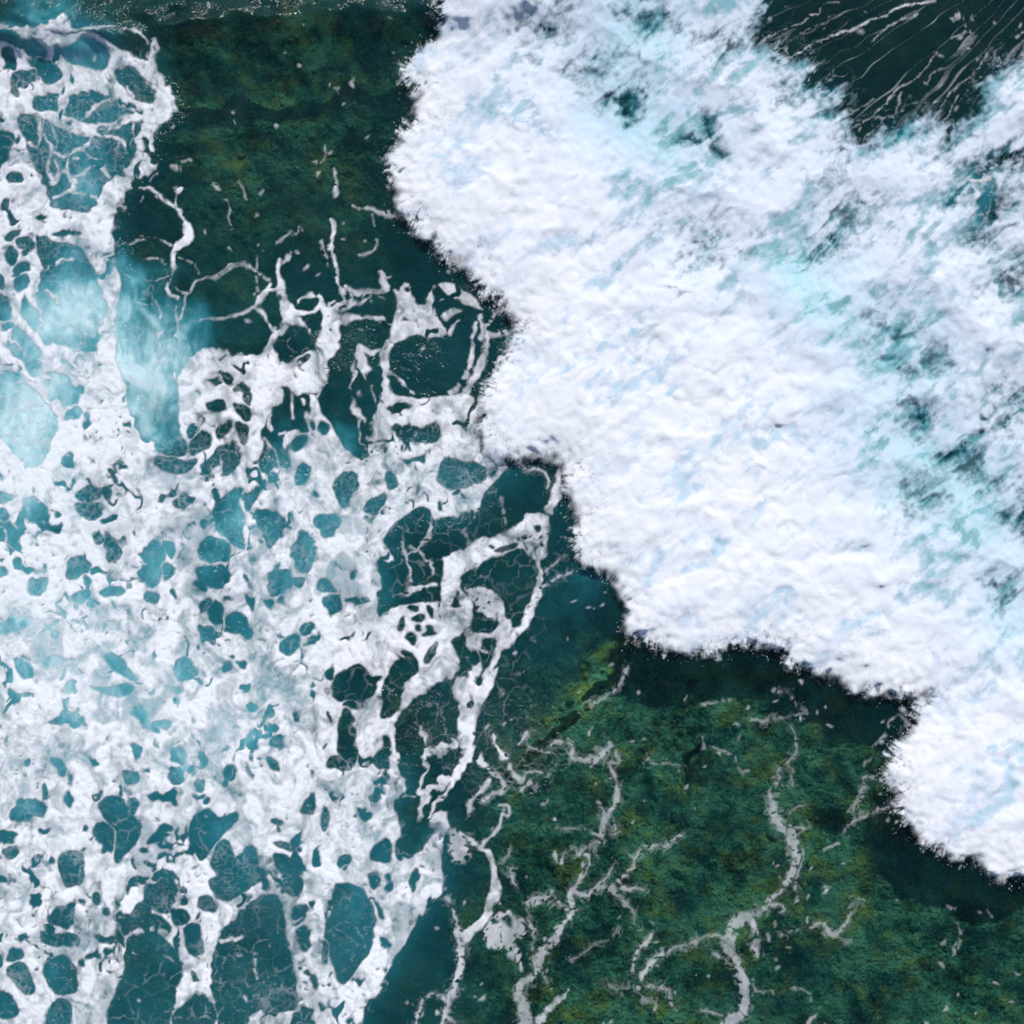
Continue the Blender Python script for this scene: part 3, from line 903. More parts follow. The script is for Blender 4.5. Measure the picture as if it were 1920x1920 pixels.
# milky, bubble-filled water
AER = blobs([(285, 690, 52, .8), (285, 650, 85, .55), (265, 600, 75, .45), (320, 720, 70, .45), (340, 640, 80, .3), (255, 740, 40, .5), (250, 550, 50, .3), (300, 770, 60, .5), (285, 820, 55, .3), (290, 700, 42, .75), (150, 600, 45, .7), (30, 760, 60, .2), (20, 840, 60, .4), (140, 590, 60, .55), (150, 540, 90, .3), (60, 800, 110, .7),
             (110, 720, 80, .5), (30, 620, 80, .5), (420, 985, 60, .35), (300, 1060, 60, .4), (120, 1190, 150, .5),
             (330, 1330, 120, .5), (430, 1380, 110, .35), (650, 810, 42, .4), (560, 860, 90, .35), (640, 1000, 100, .2),
             (170, 105, 45, .35), (90, 25, 100, .35), (430, 1560, 70, .25), (660, 1700, 60, .22), (520, 1060, 120, .25),
             (1110, 1075, 60, .25), (1040, 1140, 80, .16), (30, 930, 80, .5), (20, 1130, 90, .5), (120, 1300, 160, .35),
             (140, 230, 130, .22), (150, 350, 60, .3), (770, 1090, 120, .14), (560, 1240, 120, .25),
             (60, 1500, 140, .22), (1800, 340, 70, .5), (1880, 180, 50, .4), (1470, 60, 40, .2),
             (1830, 400, 60, .4), (1350, 1600, 160, .05), (1200, 1760, 150, .06), (1500, 1790, 110, .06), (250, 1860, 60, .1),
             (90, 1870, 60, .2), (640, 560, 100, .1), (800, 660, 100, .12)])
plume = swirl(X / 44, Y / 80, 46, 1.6, 4)
AER = AER * np.clip(1 + .6 * plume, .5, 1.3)
AER = np.maximum(AER, .085 + .055 * sstep(430, 620, Y) * sstep(1300, 1100, X + .5 * Y - 600))
AER = np.clip(AER + .15 * sheet_in + .08 * fbm(X / 90, Y / 90, 3, 40) * (AER + sheet_in), 0, 1)
TURB = .62 + .3 * AER
TURB += .2 * sheet_in
TURB -= .41 * sstep(-110, 70, lattice_sample(poly_sd(LXX, LYY, chaikin([(905, 1480), (985, 1380), (1100, 1200), (1180, 1190), (1500, 1250), (1960, 1300), (2600, 1300), (2600, 2700), (1020, 2700), (900, 1800)], 2)), X + 30 * wx1, Y + 30 * wy1))
TURB -= .33 * np.exp(-(((X - 540) / 250) ** 2 + ((Y - 190) / 200) ** 2) ** 2)
TURB -= .34 * np.exp(-((X - 380) / 240) ** 4 - ((Y - 1830) / 170) ** 4)
TURB -= .2 * np.exp(-(((X - 770) / 70) ** 2 + ((Y - 1360) / 80) ** 2))
TURB -= .15 * np.exp(-(((X - 1650) / 260) ** 2 + ((Y - 130) / 130) ** 2))
TURB += .16 * np.exp(-(((X - 1470) / 120) ** 2 + ((Y - 1780) / 100) ** 2)) + .12 * np.exp(-(((X - 1380) / 70) ** 2 + ((Y - 1480) / 60) ** 2))
ledge_sd = lattice_sample(poly_sd(LXX, LYY, chaikin([(1185, 1175), (1140, 1185), (1100, 1235), (1075, 1290), (1030, 1345), (975, 1395), (930, 1455), (960, 1475), (1010, 1425), (1065, 1380), (1110, 1335), (1150, 1280), (1195, 1225)], 1)), X + 12 * wx1 + 8 * wx2, Y + 12 * wy1 + 8 * wy2)
TURB -= .30 * sstep(-10, 14, ledge_sd)
TURB = np.clip(TURB + .30 * fbm(X / 120, Y / 120, 3, 44) * (1 - sheet_in), .06, 1)

zone = blobs([(840, 1010, 120, .6), (760, 1080, 100, .6), (900, 1180, 110, .6), (850, 1330, 90, .6), (940, 1420, 80, .6), (300, 560, 60, .3)])
LACE = np.where(first_sheet < 0, np.maximum(LACE, np.minimum(.15 * zone, .06)), LACE) * np.where(Y < 400, .85, 1)
pool = np.exp(-((X - 290) / 62) ** 4 - ((Y - 700) / 105) ** 4)
LACE = np.maximum(LACE, .75 * pool * (first_sheet < 0))
# fine lace of bubble threads on the open water between the foam
f1, f2 = worley((X + 14 * wx1 + 7 * wx2) / 34, (Y + 14 * wy1 + 7 * wy2) / 34, 1)
g1, g2 = worley((X + 6 * wx1 + 4 * wx2) / 12.5, (Y + 6 * wy1 + 4 * wy2) / 12.5, 2)
patch = sstep(-.15, .4, perlin(X / 38, Y / 38, 50))
thr1 = (1.6 * patch - .95 + .6 * wx2) * np.clip(LACE * 2.2, 0, 1.2) - .45 - (f2 - f1) * 17
thr2 = (1.5 * np.clip(LACE - .45, 0, 1) * (0.2 + 1.2 * patch)) - .35 - (g2 - g1) * 6.5
LAC = np.maximum(np.where(LACE > .03, thr1, -9), np.where(LACE > .4, thr2, -9))
m = (LAC > D)
D = np.where(m, LAC, D)
OP = np.where(m & (LAC > -2), .24 + .24 * patch, OP)
ID = np.where(m & (LAC > -2) & (sheet_in > .4), 0, ID)

# small random perforations and grain inside the sheet
per = fbm(WX / 33, WY / 33, 2, 60, .35)
perm = sstep(-.1, .5, fbm(X / 160, Y / 160, 2, 63)) * sheet_in
D = np.minimum(D, (.49 - .22 * perm - per) * 26)
sml = perlin(WX / 13, WY / 13, 61) + .35 * perlin(WX / 6, WY / 6, 62)
smk = sstep(-.2, .5, perlin(X / 85, Y / 85, 64))
D = np.minimum(D, np.where(OP > .55, (1.08 - .36 * smk - sml) * 13, 99))
torn = swirl(X / 70, Y / 84, 66, 2.0, 3)
tmask = sstep(-.25, .45, fbm(X / 190, Y / 190, 2, 68)) * sheet_in
D = np.minimum(D, (.42 - .22 * tmask - torn) * 30)
D = D + .5 * wx3 * sstep(.3, .9, OP)
D = D - 7.0 * sstep(.34, .62, perlin(X / 9.0, Y / 9.0, 65)) * (OP < .7) * (D < 9)

fr_ = np.hypot(X - 2150, Y + 260)
ft_ = np.arctan2(Y + 260, X - 2150)
FAN = np.full(X.shape, -9.0, np.float32)
for k_, (fq, ln) in enumerate(((24, 900),)):
    n_ = perlin(ft_ * fq + .25 * wx1, fr_ / ln, 200 + 5 * k_)
    w_ = (2.6 - .45 * k_) * sstep(.0, .8, perlin(ft_ * fq * .8, fr_ / 75, 201 + 5 * k_) + .35 * perlin(X / 60, Y / 60, 202)) + .35 * wx3 + .3 * wx2
    FAN = np.maximum(FAN, w_ - 1.5 - np.abs(n_) * fr_ / fq * 1.1)
FAN = np.where((X > 1370) & (Y < 520) & (fr_ > 60), FAN, -9)
m = FAN > D
D = np.where(m, FAN, D)
OP = np.where(m & (FAN > -2), .6, OP)
ID = np.where(m & (FAN > -2), 19, ID)

# the picture's specks of loose foam
sp = random.Random(5)
for _ in range(1500):
    cx, cy = sp.uniform(-30, 1950), sp.uniform(-30, 1950)
    r = abs(sp.gauss(0, 1)) * 1.1 + .7
    dens = .18
    if 420 < cx < 860 and 250 < cy < 620:
        dens = .6
    if cx > 840 and cy > 1180:
        dens = .35
        r *= .8
    if 850 < cx < 1150 and 1300 < cy < 1600:
        dens = 1
    if 1400 < cx < 1720 and 1240 < cy < 1420:
        dens = .9
        r *= 1.4
    if cx > 1400 and cy < 280:
        dens = .7
    if sp.random() > dens:
        continue
    ex = sp.uniform(1, 2.2)
    an = sp.uniform(0, 3.14)
    sl = window(cx - 10, cx + 10, cy - 10, cy + 10)
    dx, dy = WX[sl] - cx, WY[sl] - cy
    s = r - np.hypot((dx * math.cos(an) + dy * math.sin(an)) / ex, dx * math.sin(an) - dy * math.cos(an))
    m = s > D[sl]
    D[sl] = np.where(m, s, D[sl])
    OP[sl] = np.where(m & (s > -3), .6, OP[sl])
    ID[sl] = np.where(m & (s > -3), 17, ID[sl])

thick = swirl(X / 95, Y / 95, 70, 1.9)
thin2 = swirl(X / 36, Y / 40, 74, 1.4, 3)
rid = 1 - np.clip(np.abs(swirl(X / 80, Y / 96, 77, 2.4, 4)) * 5.0, 0, 1)      # bright drawn-out ridges of denser foam
thick = np.clip(thick * 2.1 + .45 * thin2 + .5 * rid - .1, -1, 1)
glow = blobs([(40, 1000, 130, 1), (90, 900, 80, .9), (0, 1080, 80, .7), (190, 1000, 60, .6), (200, 760, 60, .5)])
veil_ = sstep(-.02, .45, swirl(X / 105, Y / 150, 72, 1.8, 4)) * sheet_in * (1 - glow)
cov = np.clip(.5 + D / np.where(OP < .68, 5.0, 4.0), 0, 1) * (1 - .55 * veil_) * np.clip(OP - .12 + .50 * thick * sstep(.3, .9, OP) + .03 * sstep(6, 26, D) - .14 * np.exp(-np.clip(D, 0, 60) / 6.0) * sstep(.7, .9, OP) + .3 * glow, .15, 1)

AER = np.clip(np.maximum(AER, (.60 * sstep(-5, 16, D) + .10 * sstep(-25, 0, D)) * sstep(.5, .9, OP) * (.55 + .45 * sheet_in)), 0, 1)
AER = np.maximum(AER, .8 * glow * sstep(-20, 10, D))
# ------------------------------------------------------------------ breaking wave fields
B0 = lattice_sample(frontF, X + 12 * wx1 + 7 * wx2, Y + 12 * wy1 + 7 * wy2)
B0 = B0 + 30 * (billow(X / 62, Y / 62, 2, 86, .5) - .3) * np.exp(-np.abs(B0) / 90)
gyF, gxF = np.gradient(frontF, 7.0)
nx = lattice_sample(gxF.astype(np.float32), X, Y)
ny = lattice_sample(gyF.astype(np.float32), X, Y)
nl = np.hypot(nx, ny) + 1e-6
nx, ny = nx / nl - .25, ny / nl - .12            # inwards; the spray leans left and down the picture
streak = np.zeros(X.shape, np.float32)
band = np.abs(B0) < 75
bx, by, bnx, bny = X[band], Y[band], nx[band], ny[band]
acc = 0
for k in range(9):
    o = (k - 4) * 2.0
    acc = acc + perlin((bx + bnx * o) / 3.6, (by + bny * o) / 3.6, 80)
acc2 = 0
for k in range(7):
    o = (k - 3) * 4.0
    acc2 = acc2 + perlin((bx + bnx * o) / 10, (by + bny * o) / 10, 81)
streak[band] = acc / 9 * 2.6 + acc2 / 7 * 1.9 + .35 * perlin(bx / 5, by / 5, 82)
grain = perlin(X / 3.4, Y / 3.4, 83)
speck = perlin(X / 4.3, Y / 4.3, 84)
clump = fbm(X / 10.5, Y / 10.5, 3, 87, .6)
wild = .25 + 1.5 * sstep(-.35, .5, perlin(X / 64, Y / 64, 88) + .4 * perlin(X / 23, Y / 23, 89))
FA = B0 - 1 + wild * (6.0 * streak + 13 * clump + 3.0 * speck) + 2.0 * grain
gaps = sstep(.02, .6, -.35 * streak - .9 * clump + .35 * speck + .35 * grain)
front_cov = sstep(-13, 13, FA) * np.clip(1 - .42 * wild * np.exp(-np.clip(B0, 0, 300) / (20 + 16 * wild)) * gaps, 0, 1)

ca, sa = math.cos(math.radians(-38)), math.sin(math.radians(-38))
U = (X * ca + Y * sa)                         # along the streaks the wave leaves behind
V = (-X * sa + Y * ca)
wisp = .9 * swirl(U / 105, V / 52, 90, 1.3, 5) + .28 * fbm(X / 13, Y / 13, 2, 95, .6)
fil = np.abs(swirl(U / 60, V / 36, 97, 1.5, 4))              # thin bright filaments where this is near zero
vx, vy = X + 10 * wx1 + 6 * wx2, Y + 10 * wy1 + 6 * wy2
VOID = np.zeros(X.shape, np.float32)
VSDL = np.full(LXX.shape, -900.0, np.float32)
for soft, wi, pts in VOIDS:
    VSDL = np.maximum(VSDL, poly_sd(LXX, LYY, chaikin(pts, 1)))
VSD = lattice_sample(VSDL, vx, vy)
for soft, wi, pts in VOIDS:
    pts = np.array(chaikin(pts, 1))
    mg = soft * 4 + 40
    sl = window(pts[:, 0].min() - mg, pts[:, 0].max() + mg, pts[:, 1].min() - mg, pts[:, 1].max() + mg)
    s = poly_sd(vx[sl], vy[sl], pts)
    soft = soft * 1.9
    v = sstep(-soft, soft, s + soft * .08 + 2.6 * wi * soft * wisp[sl])
    VOID[sl] = np.maximum(VOID[sl], v * (.9 if wi > 1.05 else 1))
back = sstep(-260, 40, VSD)                  # 1 near the open water behind the wave
# thin veils of foam inside the wave's trailing side
veil = sstep(.22, .62, wisp * .8 + .25 * back) * .35 * back
cloud = swirl(U / 150, V / 95, 180, 1.5, 5)
cloudL = swirl(U / 150, V / 95, 180, 1.0, 2)
puffy = fbm(WX / 22, WY / 22, 3, 185, .6)
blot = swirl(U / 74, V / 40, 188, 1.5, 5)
thread = sstep(.06, .0, fil) * sstep(-.3, .4, perlin(X / 50, Y / 50, 98))   # bright filaments over thin places
VOID = np.clip(VOID * (1 - .55 * thread * sstep(70, 5, np.abs(VSD))), 0, 1)
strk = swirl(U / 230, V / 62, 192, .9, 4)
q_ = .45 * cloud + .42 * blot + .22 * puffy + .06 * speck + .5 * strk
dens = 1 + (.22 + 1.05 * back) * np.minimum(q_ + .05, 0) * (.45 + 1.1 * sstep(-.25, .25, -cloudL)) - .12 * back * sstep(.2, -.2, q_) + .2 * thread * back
dens = np.clip(dens, .62, 1)
rim = np.exp(-np.clip(B0 - 10, 0, 900) / 90)
dens = dens + (1 - dens) * .65 * rim
wave_cov = front_cov * (1 - VOID) * dens
AERB_SHADE = np.clip(.06 + .26 * back + 1.5 * np.clip(-q_ - .02, 0, 1) * (.5 + sstep(-.25, .25, -cloudL)) + .8 * blobs([(1160, 215, 90, .5), (1250, 270, 70, .4), (1480, 520, 60, .6), (1520, 560, 70, .4), (1740, 880, 70, .6), (1830, 960, 90, .6), (1640, 820, 120, .3), (1560, 590, 100, .3), (1700, 640, 90, .3), (1190, 60, 90, .5), (1900, 1150, 90, .4)]), 0, 1)  # wave tint: pale aerated water, plus blue-grey blotches and streaks of painted shade
AERB_SHADE *= .45 + .55 * sstep(10, 160, B0)
# milky water seen in the gaps of the wave
inner = .86 * (1 - sstep(-26, 26, VSD + 30 * wisp)) * sstep(-4, 26, B0) + .07 * sstep(-60, 20, -np.abs(VSD))
AER = np.where(B0 > 0, np.clip(inner * (1 + .5 * cloud), 0, .95), AER)
AER = np.where(B0 > 0, np.maximum(AER, blobs([(1800, 340, 60, .5), (1890, 190, 45, .5), (1830, 400, 50, .35)])), AER)
TURB = np.where(B0 > 30, np.clip(.80 + .6 * AER, 0, 1), TURB)

# the floating foam stops where the wave has run over it
in_wave = sstep(2, 16, B0) * (1 - sstep(.5, .9, VOID))
cov = cov * (1 - in_wave)
cov = np.where(cov > .02, cov, 0)

# ------------------------------------------------------------------ heights (metres)
crest_y = np.interp(X, [-700, 0, 200, 290, 400, 520, 700, 860, 1100], [70, 64, 63, 56, 44, 34, 26, 18, 0])
crest_a = np.interp(X, [-700, 0, 250, 500, 860, 1100], [1.05, 1.05, .9, .82, .8, .6])
dyc = Y - crest_y + 3 * wy1 + 9 * perlin(X / 85, Y / 60, 115)
crest_a = crest_a * (1 + .3 * perlin(X / 48, Y / 30, 118) * (X < 900))
swell = crest_a * np.where(dyc > 0, np.exp(-(dyc / 42) ** 2), np.exp(-(dyc / np.interp(X, [0, 300, 560, 900], [64, 58, 46, 42])) ** 2)) * sstep(1350, 1000, X)
Z0 = .16 * fbm(X / 420, Y / 420, 2, 110) + .05 * fbm(X / 110, Y / 110, 3, 113) + swell
chop = np.clip(.26 + blobs([(760, 1345, 60, .7), (830, 1370, 50, .6), (940, 1410, 60, .7), (650, 650, 45, .9), (560, 690, 40, .8), (170, 520, 60, .9), (110, 570, 50, .7), (800, 665, 50, .5), (60, 780, 90, .6), (330, 830, 70, .6), (850, 880, 50, .5), (1000, 1370, 60, .5)]) * .8 + .75 * sheet_in * sstep(0, 1, fbm(X / 150, Y / 150, 2, 130) + .55) + .2 * sstep(4, -12, dyc) + .5 * np.exp(-(((X - 930) / 110) ** 2 + ((Y - 1410) / 110) ** 2)), 0, 1)
chop = np.where(B0 > 0, .12, chop)
Z0 += .035 * chop * billow(X / 24, Y / 24, 3, 116)

puff = billow(WX / 30, WY / 30, 4, 120, .55)
fin = np.clip(D, 0, 14) / 14
ZF = Z0 + .02 + (.05 * np.sqrt(fin) + .06 * puff * fin + .05 * fin * thick) * np.clip(OP - .4, 0, 1) * 1.6 + .004 * wx3 * fin

bf = np.clip(B0 + 14, 0, 3000)
env = (.24 + .76 * (1 - np.exp(-bf / 62))) * (.62 + .38 * np.exp(-np.clip(B0 - 60, 0, 2000) / 420))
rel = 1 - np.exp(-bf / 60)
big = billow((U + 30 * wx1) / 200, (V + 30 * wy1) / 130, 2, 140)
mid = billow((X + 14 * wx1) / 62, (Y + 14 * wy1) / 62, 2, 144, .5)
small = billow(WX / 21, WY / 21, 3, 150, .62)
calm = 1 - .6 * back
low = .18 + .82 * sstep(0, 120, -VSD)       # the back of the wave thins out towards the open water
ZW = Z0 + .03 + (env + rel * (.55 * big - .1 + .2 * cloudL + (.22 * mid + .06 * small) * calm)) * low
ZW += .012 * grain * np.exp(-np.clip(np.abs(B0), 0, 200) / 60)

# ------------------------------------------------------------------ materials
def new_mat(name):
    m = bpy.data.materials.new(name)
    m.use_nodes = True
    m.node_tree.nodes.clear()
    return m, m.node_tree


def N(nt, typ, **kw):
    n = nt.nodes.new(typ)
    for k, v in kw.items():
        if k.startswith('i_'):
            key = k[2:]
            n.inputs[int(key) if key.isdigit() else key.replace('_', ' ')].default_value = v
        else:
            setattr(n, k, v)
    return n


def ramp(nt, stops):
    r = nt.nodes.new("ShaderNodeValToRGB")
    e = r.color_ramp.elements
    while len(e) < len(stops):
        e.new(.5)
    for el, (p, c) in zip(e, stops):
        el.position = p
        el.color = (*c, 1)
    return r


def math_node(nt, op, a, b=None, clamp=False):
    n = nt.nodes.new("ShaderNodeMath")
    n.operation = op
    n.use_clamp = clamp
    for k, v in enumerate((a, b)):
        if v is None:
            continue
        if isinstance(v, (int, float)):
            n.inputs[k].default_value = v
        else:
            nt.links.new(v, n.inputs[k])
    return n.outputs[0]


def attr(nt, name):
    return N(nt, "ShaderNodeAttribute", attribute_name=name).outputs['Fac']


def noise(nt, vec, scale, detail=4, rough=.55, dist=0.0):
    n = N(nt, "ShaderNodeTexNoise", i_Scale=scale, i_Detail=detail, i_Roughness=rough, i_Distortion=dist)
    nt.links.new(vec, n.inputs['Vector'])
    return n


def water_material():
    m, t = new_mat("sea_water")
    L = t.links.new
    geo = N(t, "ShaderNodeNewGeometry")
    pos = geo.outputs['Position']
    aer, tur, chp = attr(t, "aeration"), attr(t, "turbidity"), attr(t, "chop")
    n1 = noise(t, pos, 1.1, 3, .6)
    a2 = math_node(t, 'ADD', aer, math_node(t, 'MULTIPLY', math_node(t, 'SUBTRACT', n1.outputs['Fac'], .5), math_node(t, 'ADD', math_node(t, 'MULTIPLY', aer, .35), .05)), True)
    r = ramp(t, [(0, (.0018, .021, .023)), (.09, (.0030, .038, .043)), (.18, (.007, .075, .088)), (.36, (.02, .17, .21)), (.60, (.085, .34, .39)), (.82, (.32, .59, .63)), (1, (.60, .80, .83))])
    L(a2, r.inputs[0])
    dif = N(t, "ShaderNodeBsdfDiffuse")
    L(r.outputs[0], dif.inputs['Color'])
    tra = N(t, "ShaderNodeBsdfTransparent", i_Color=(.52, .80, .73, 1))
    mx = N(t, "ShaderNodeMixShader")
    L(tur, mx.inputs[0])
    L(tra.outputs[0], mx.inputs[1])
    L(dif.outputs[0], mx.inputs[2])
    # ripples
    b1 = noise(t, pos, 2.6, 2, .6)
    b2 = noise(t, pos, 9.0, 2, .65)
    hh = math_node(t, 'ADD', b1.outputs['Fac'], math_node(t, 'MULTIPLY', b2.outputs['Fac'], .38))
    bump = N(t, "ShaderNodeBump", i_Distance=.26)
    L(hh, bump.inputs['Height'])
    L(chp, bump.inputs['Strength'])
    gl = N(t, "ShaderNodeBsdfGlossy", i_Roughness=.14)
    L(bump.outputs[0], gl.inputs['Normal'])
    fr = N(t, "ShaderNodeFresnel", i_IOR=1.333)
    L(bump.outputs[0], fr.inputs['Normal'])
    m2 = N(t, "ShaderNodeMixShader")
    L(fr.outputs[0], m2.inputs[0])
    L(mx.outputs[0], m2.inputs[1])
    L(gl.outputs[0], m2.inputs[2])
    out = N(t, "ShaderNodeOutputMaterial")
    L(m2.outputs[0], out.inputs[0])
    return m


def foam_material(name, breaker=False):
    m, t = new_mat(name)
    L = t.links.new
    geo = N(t, "ShaderNodeNewGeometry")
    c = attr(t, "cover")
    aer = attr(t, "aeration")
    al = c
    k = aer
    if breaker:
        r = ramp(t, [(0, (.90, .90, .915)), (.25, (.78, .83, .90)), (.55, (.63, .76, .86)), (.85, (.54, .78, .84)), (1, (.40, .72, .78))])  # blue-grey stops paint soft shade into the foam colour, cyan stops are aeration
    else:
        r = ramp(t, [(0, (.87, .875, .90)), (.5, (.80, .86, .885)), (1, (.6, .8, .84))])
    L(k, r.inputs[0])
    dif = N(t, "ShaderNodeBsdfDiffuse", i_Roughness=.3)
    L(r.outputs[0], dif.inputs['Color'])
    up = N(t, "ShaderNodeVectorMath", operation='MULTIPLY_ADD')
    L(geo.outputs['Normal'], up.inputs[0])
    up.inputs[1].default_value = (.5, .5, .5) if breaker else (.45, .45, .45)
    up.inputs[2].default_value = (0, 0, .5) if breaker else (0, 0, .55)
    nrm = N(t, "ShaderNodeVectorMath", operation='NORMALIZE')
    L(up.outputs[0], nrm.inputs[0])
    L(nrm.outputs[0], dif.inputs['Normal'])
    tra = N(t, "ShaderNodeBsdfTransparent")
    mx = N(t, "ShaderNodeMixShader")
    L(al, mx.inputs[0])
    L(tra.outputs[0], mx.inputs[1])
    L(dif.outputs[0], mx.inputs[2])
    out = N(t, "ShaderNodeOutputMaterial")
    L(mx.outputs[0], out.inputs[0])
    return m


def seabed_material(name, pale=0.0):
    m, t = new_mat(name)
    L = t.links.new
    geo = N(t, "ShaderNodeNewGeometry")
    pos = geo.outputs['Position']
    n1 = noise(t, pos, .42, 3, .6)
    n2 = noise(t, pos, 1.7, 5, .68)
    n3 = noise(t, pos, 9.0, 4, .72)
    n4 = noise(t, pos, .8, 4, .7)
    f = math_node(t, 'ADD', math_node(t, 'MULTIPLY', n1.outputs['Fac'], .38), math_node(t, 'ADD', math_node(t, 'MULTIPLY', n2.outputs['Fac'], .38), math_node(t, 'MULTIPLY', n3.outputs['Fac'], .34 + pale)))
    r1 = ramp(t, [(.40, (.008, .016, .014)), (.49, (.035, .085, .065)), (.55, (.12, .24, .165)), (.63, (.32, .47, .32))])
    r2_ = ramp(t, [(.40, (.014, .014, .008)), (.49, (.085, .085, .030)), (.55, (.25, .22, .06)), (.64, (.56, .46, .15))])
    L(f, r1.inputs[0])
    L(f, r2_.inputs[0])
    hue = ramp(t, [(.48, (0, 0, 0)), (.61, (1, 1, 1))])
    L(n4.outputs['Fac'], hue.inputs[0])
    r = N(t, "ShaderNodeMix", data_type='RGBA')
    L(hue.outputs[0], r.inputs[0])
    L(r1.outputs[0], r.inputs[6])
    L(r2_.outputs[0], r.inputs[7])
    dif = N(t, "ShaderNodeBsdfDiffuse", i_Roughness=.6)
    L(r.outputs[2], dif.inputs['Color'])
    out = N(t, "ShaderNodeOutputMaterial")
    L(dif.outputs[0], out.inputs[0])
    return m


def spray_material():
    m, t = new_mat("spray")
    d = N(t, "ShaderNodeBsdfPrincipled", i_Roughness=.4)
    d.inputs['Base Color'].default_value = (.86, .87, .89, 1)
    out = N(t, "ShaderNodeOutputMaterial")
    t.links.new(d.outputs[0], out.inputs[0])
    return m


M_WATER = water_material()
M_FOAM = foam_material("floating_foam")
M_WAVE = foam_material("whitewater", True)
M_BED = seabed_material("seabed")
M_LEDGE = seabed_material("mossy_ledge", .14)
M_SPRAY = spray_material()


# ------------------------------------------------------------------ mesh helpers
def mesh_from_arrays(name, co, quads, attrs, mat, parent=None, smooth=True):
    me = bpy.data.meshes.new(name)
    k = quads.shape[1]
    me.vertices.add(len(co))
    me.vertices.foreach_set('co', np.ascontiguousarray(co, np.float32).ravel())
    me.loops.add(quads.size)
    me.loops.foreach_set('vertex_index', np.ascontiguousarray(quads, np.int32).ravel())
    me.polygons.add(len(quads))
    me.polygons.foreach_set('loop_start', np.arange(0, quads.size, k, dtype=np.int32))
    me.polygons.foreach_set('loop_total', np.full(len(quads), k, np.int32))
    me.polygons.foreach_set('use_smooth', np.full(len(quads), smooth, bool))
    me.update(calc_edges=True)
    for an, v in attrs.items():
        a = me.attributes.new(an, 'FLOAT', 'POINT')
        a.data.foreach_set('value', np.ascontiguousarray(v, np.float32).ravel())
    me.materials.append(mat)
    o = bpy.data.objects.new(name, me)
    COL.objects.link(o)
    o.parent = parent
    return o


def tag(o, label=None, cat=None, group=None, kind=None):
    for k, v in (('label', label), ('category', cat), ('group', group), ('kind', kind)):
        if v:
            o[k] = v
    return o


def grid_piece(name, mask, Z, attrs, mat, parent=None):
    """mesh of the grid cells where mask is set"""
    j, i = np.nonzero(mask)
    base = j * NX + i
    q = np.stack([base + NX, base + NX + 1, base + 1, base], 1)
    used, inv = np.unique(q, return_inverse=True)
    q = inv.reshape(q.shape)
    xs = (X.ravel()[used] - 960) / PXM
    ys = (960 - Y.ravel()[used]) / PXM
    co = np.stack([xs, ys, Z.ravel()[used]], 1)
    return mesh_from_arrays(name, co, q, {k: v.ravel()[used] for k, v in attrs.items()}, mat, parent)


def cells(F):
    return np.maximum(np.maximum(F[:-1, :-1], F[1:, :-1]), np.maximum(F[:-1, 1:], F[1:, 1:]))


def sheet(name, step, far, Z, attrs, mat, zfar):
    """a coarser sheet over the whole grid, carried on to the horizon"""
    ii = np.unique(np.concatenate([np.arange(0, NX, step), [NX - 1]]))
    gx = GX[ii]
    ext = np.array([400, 1500, 5000, 20000, far], np.float32)
    fx = np.concatenate([gx[0] - ext[::-1], gx, gx[-1] + ext])
    k = len(ext)
    xx, yy = np.meshgrid(fx, fx)

    def grow(F, outer):
        S = F[np.ix_(ii, ii)]
        S = np.pad(S, k, mode='edge')
        return S
    zz = grow(Z, zfar)
    n = len(fx)
    jj, i2 = np.meshgrid(np.arange(n - 1), np.arange(n - 1), indexing='ij')
    b = (jj * n + i2).ravel()
    q = np.stack([b + n, b + n + 1, b + 1, b], 1)
    co = np.stack([(xx.ravel() - 960) / PXM, (960 - yy.ravel()) / PXM, zz.ravel()], 1)
    return mesh_from_arrays(name, co, q, {a: grow(v, 0).ravel() for a, v in attrs.items()}, mat)


# ------------------------------------------------------------------ the setting: seabed and sea
ridge = np.exp(-((lattice_sample(poly_sd(LXX, LYY, [(1180, 1190), (1130, 1215), (1075, 1300), (1000, 1370), (930, 1460), (960, 1480), (1060, 1380), (1140, 1290), (1190, 1220)]), X, Y) - 10) / 30) ** 2)
DEP = 2.3 + .8 * fbm(X / 300, Y / 300, 3, 160) - .9 * billow(X / 110, Y / 110, 3, 163, .45) - .12 * billow(X / 26, Y / 26, 2, 166)
crack = np.exp(-(np.abs(WX - np.interp(Y, [1380, 1420, 1440, 1460, 1520, 1560], [1345, 1318, 1300, 1296, 1290, 1270])) / 9) ** 2) * sstep(1395, 1425, Y) * sstep(1560, 1500, Y)
DEP += 1.0 * crack
ZB = -np.clip(DEP, 1.1, 4)
tag(sheet("seabed", 3, 90000, ZB, {}, M_BED, -3), kind="structure")
tag(sheet("sea_water", 2, 90000, Z0, {"aeration": AER, "turbidity": TURB, "chop": chop}, M_WATER, 0), kind="structure")

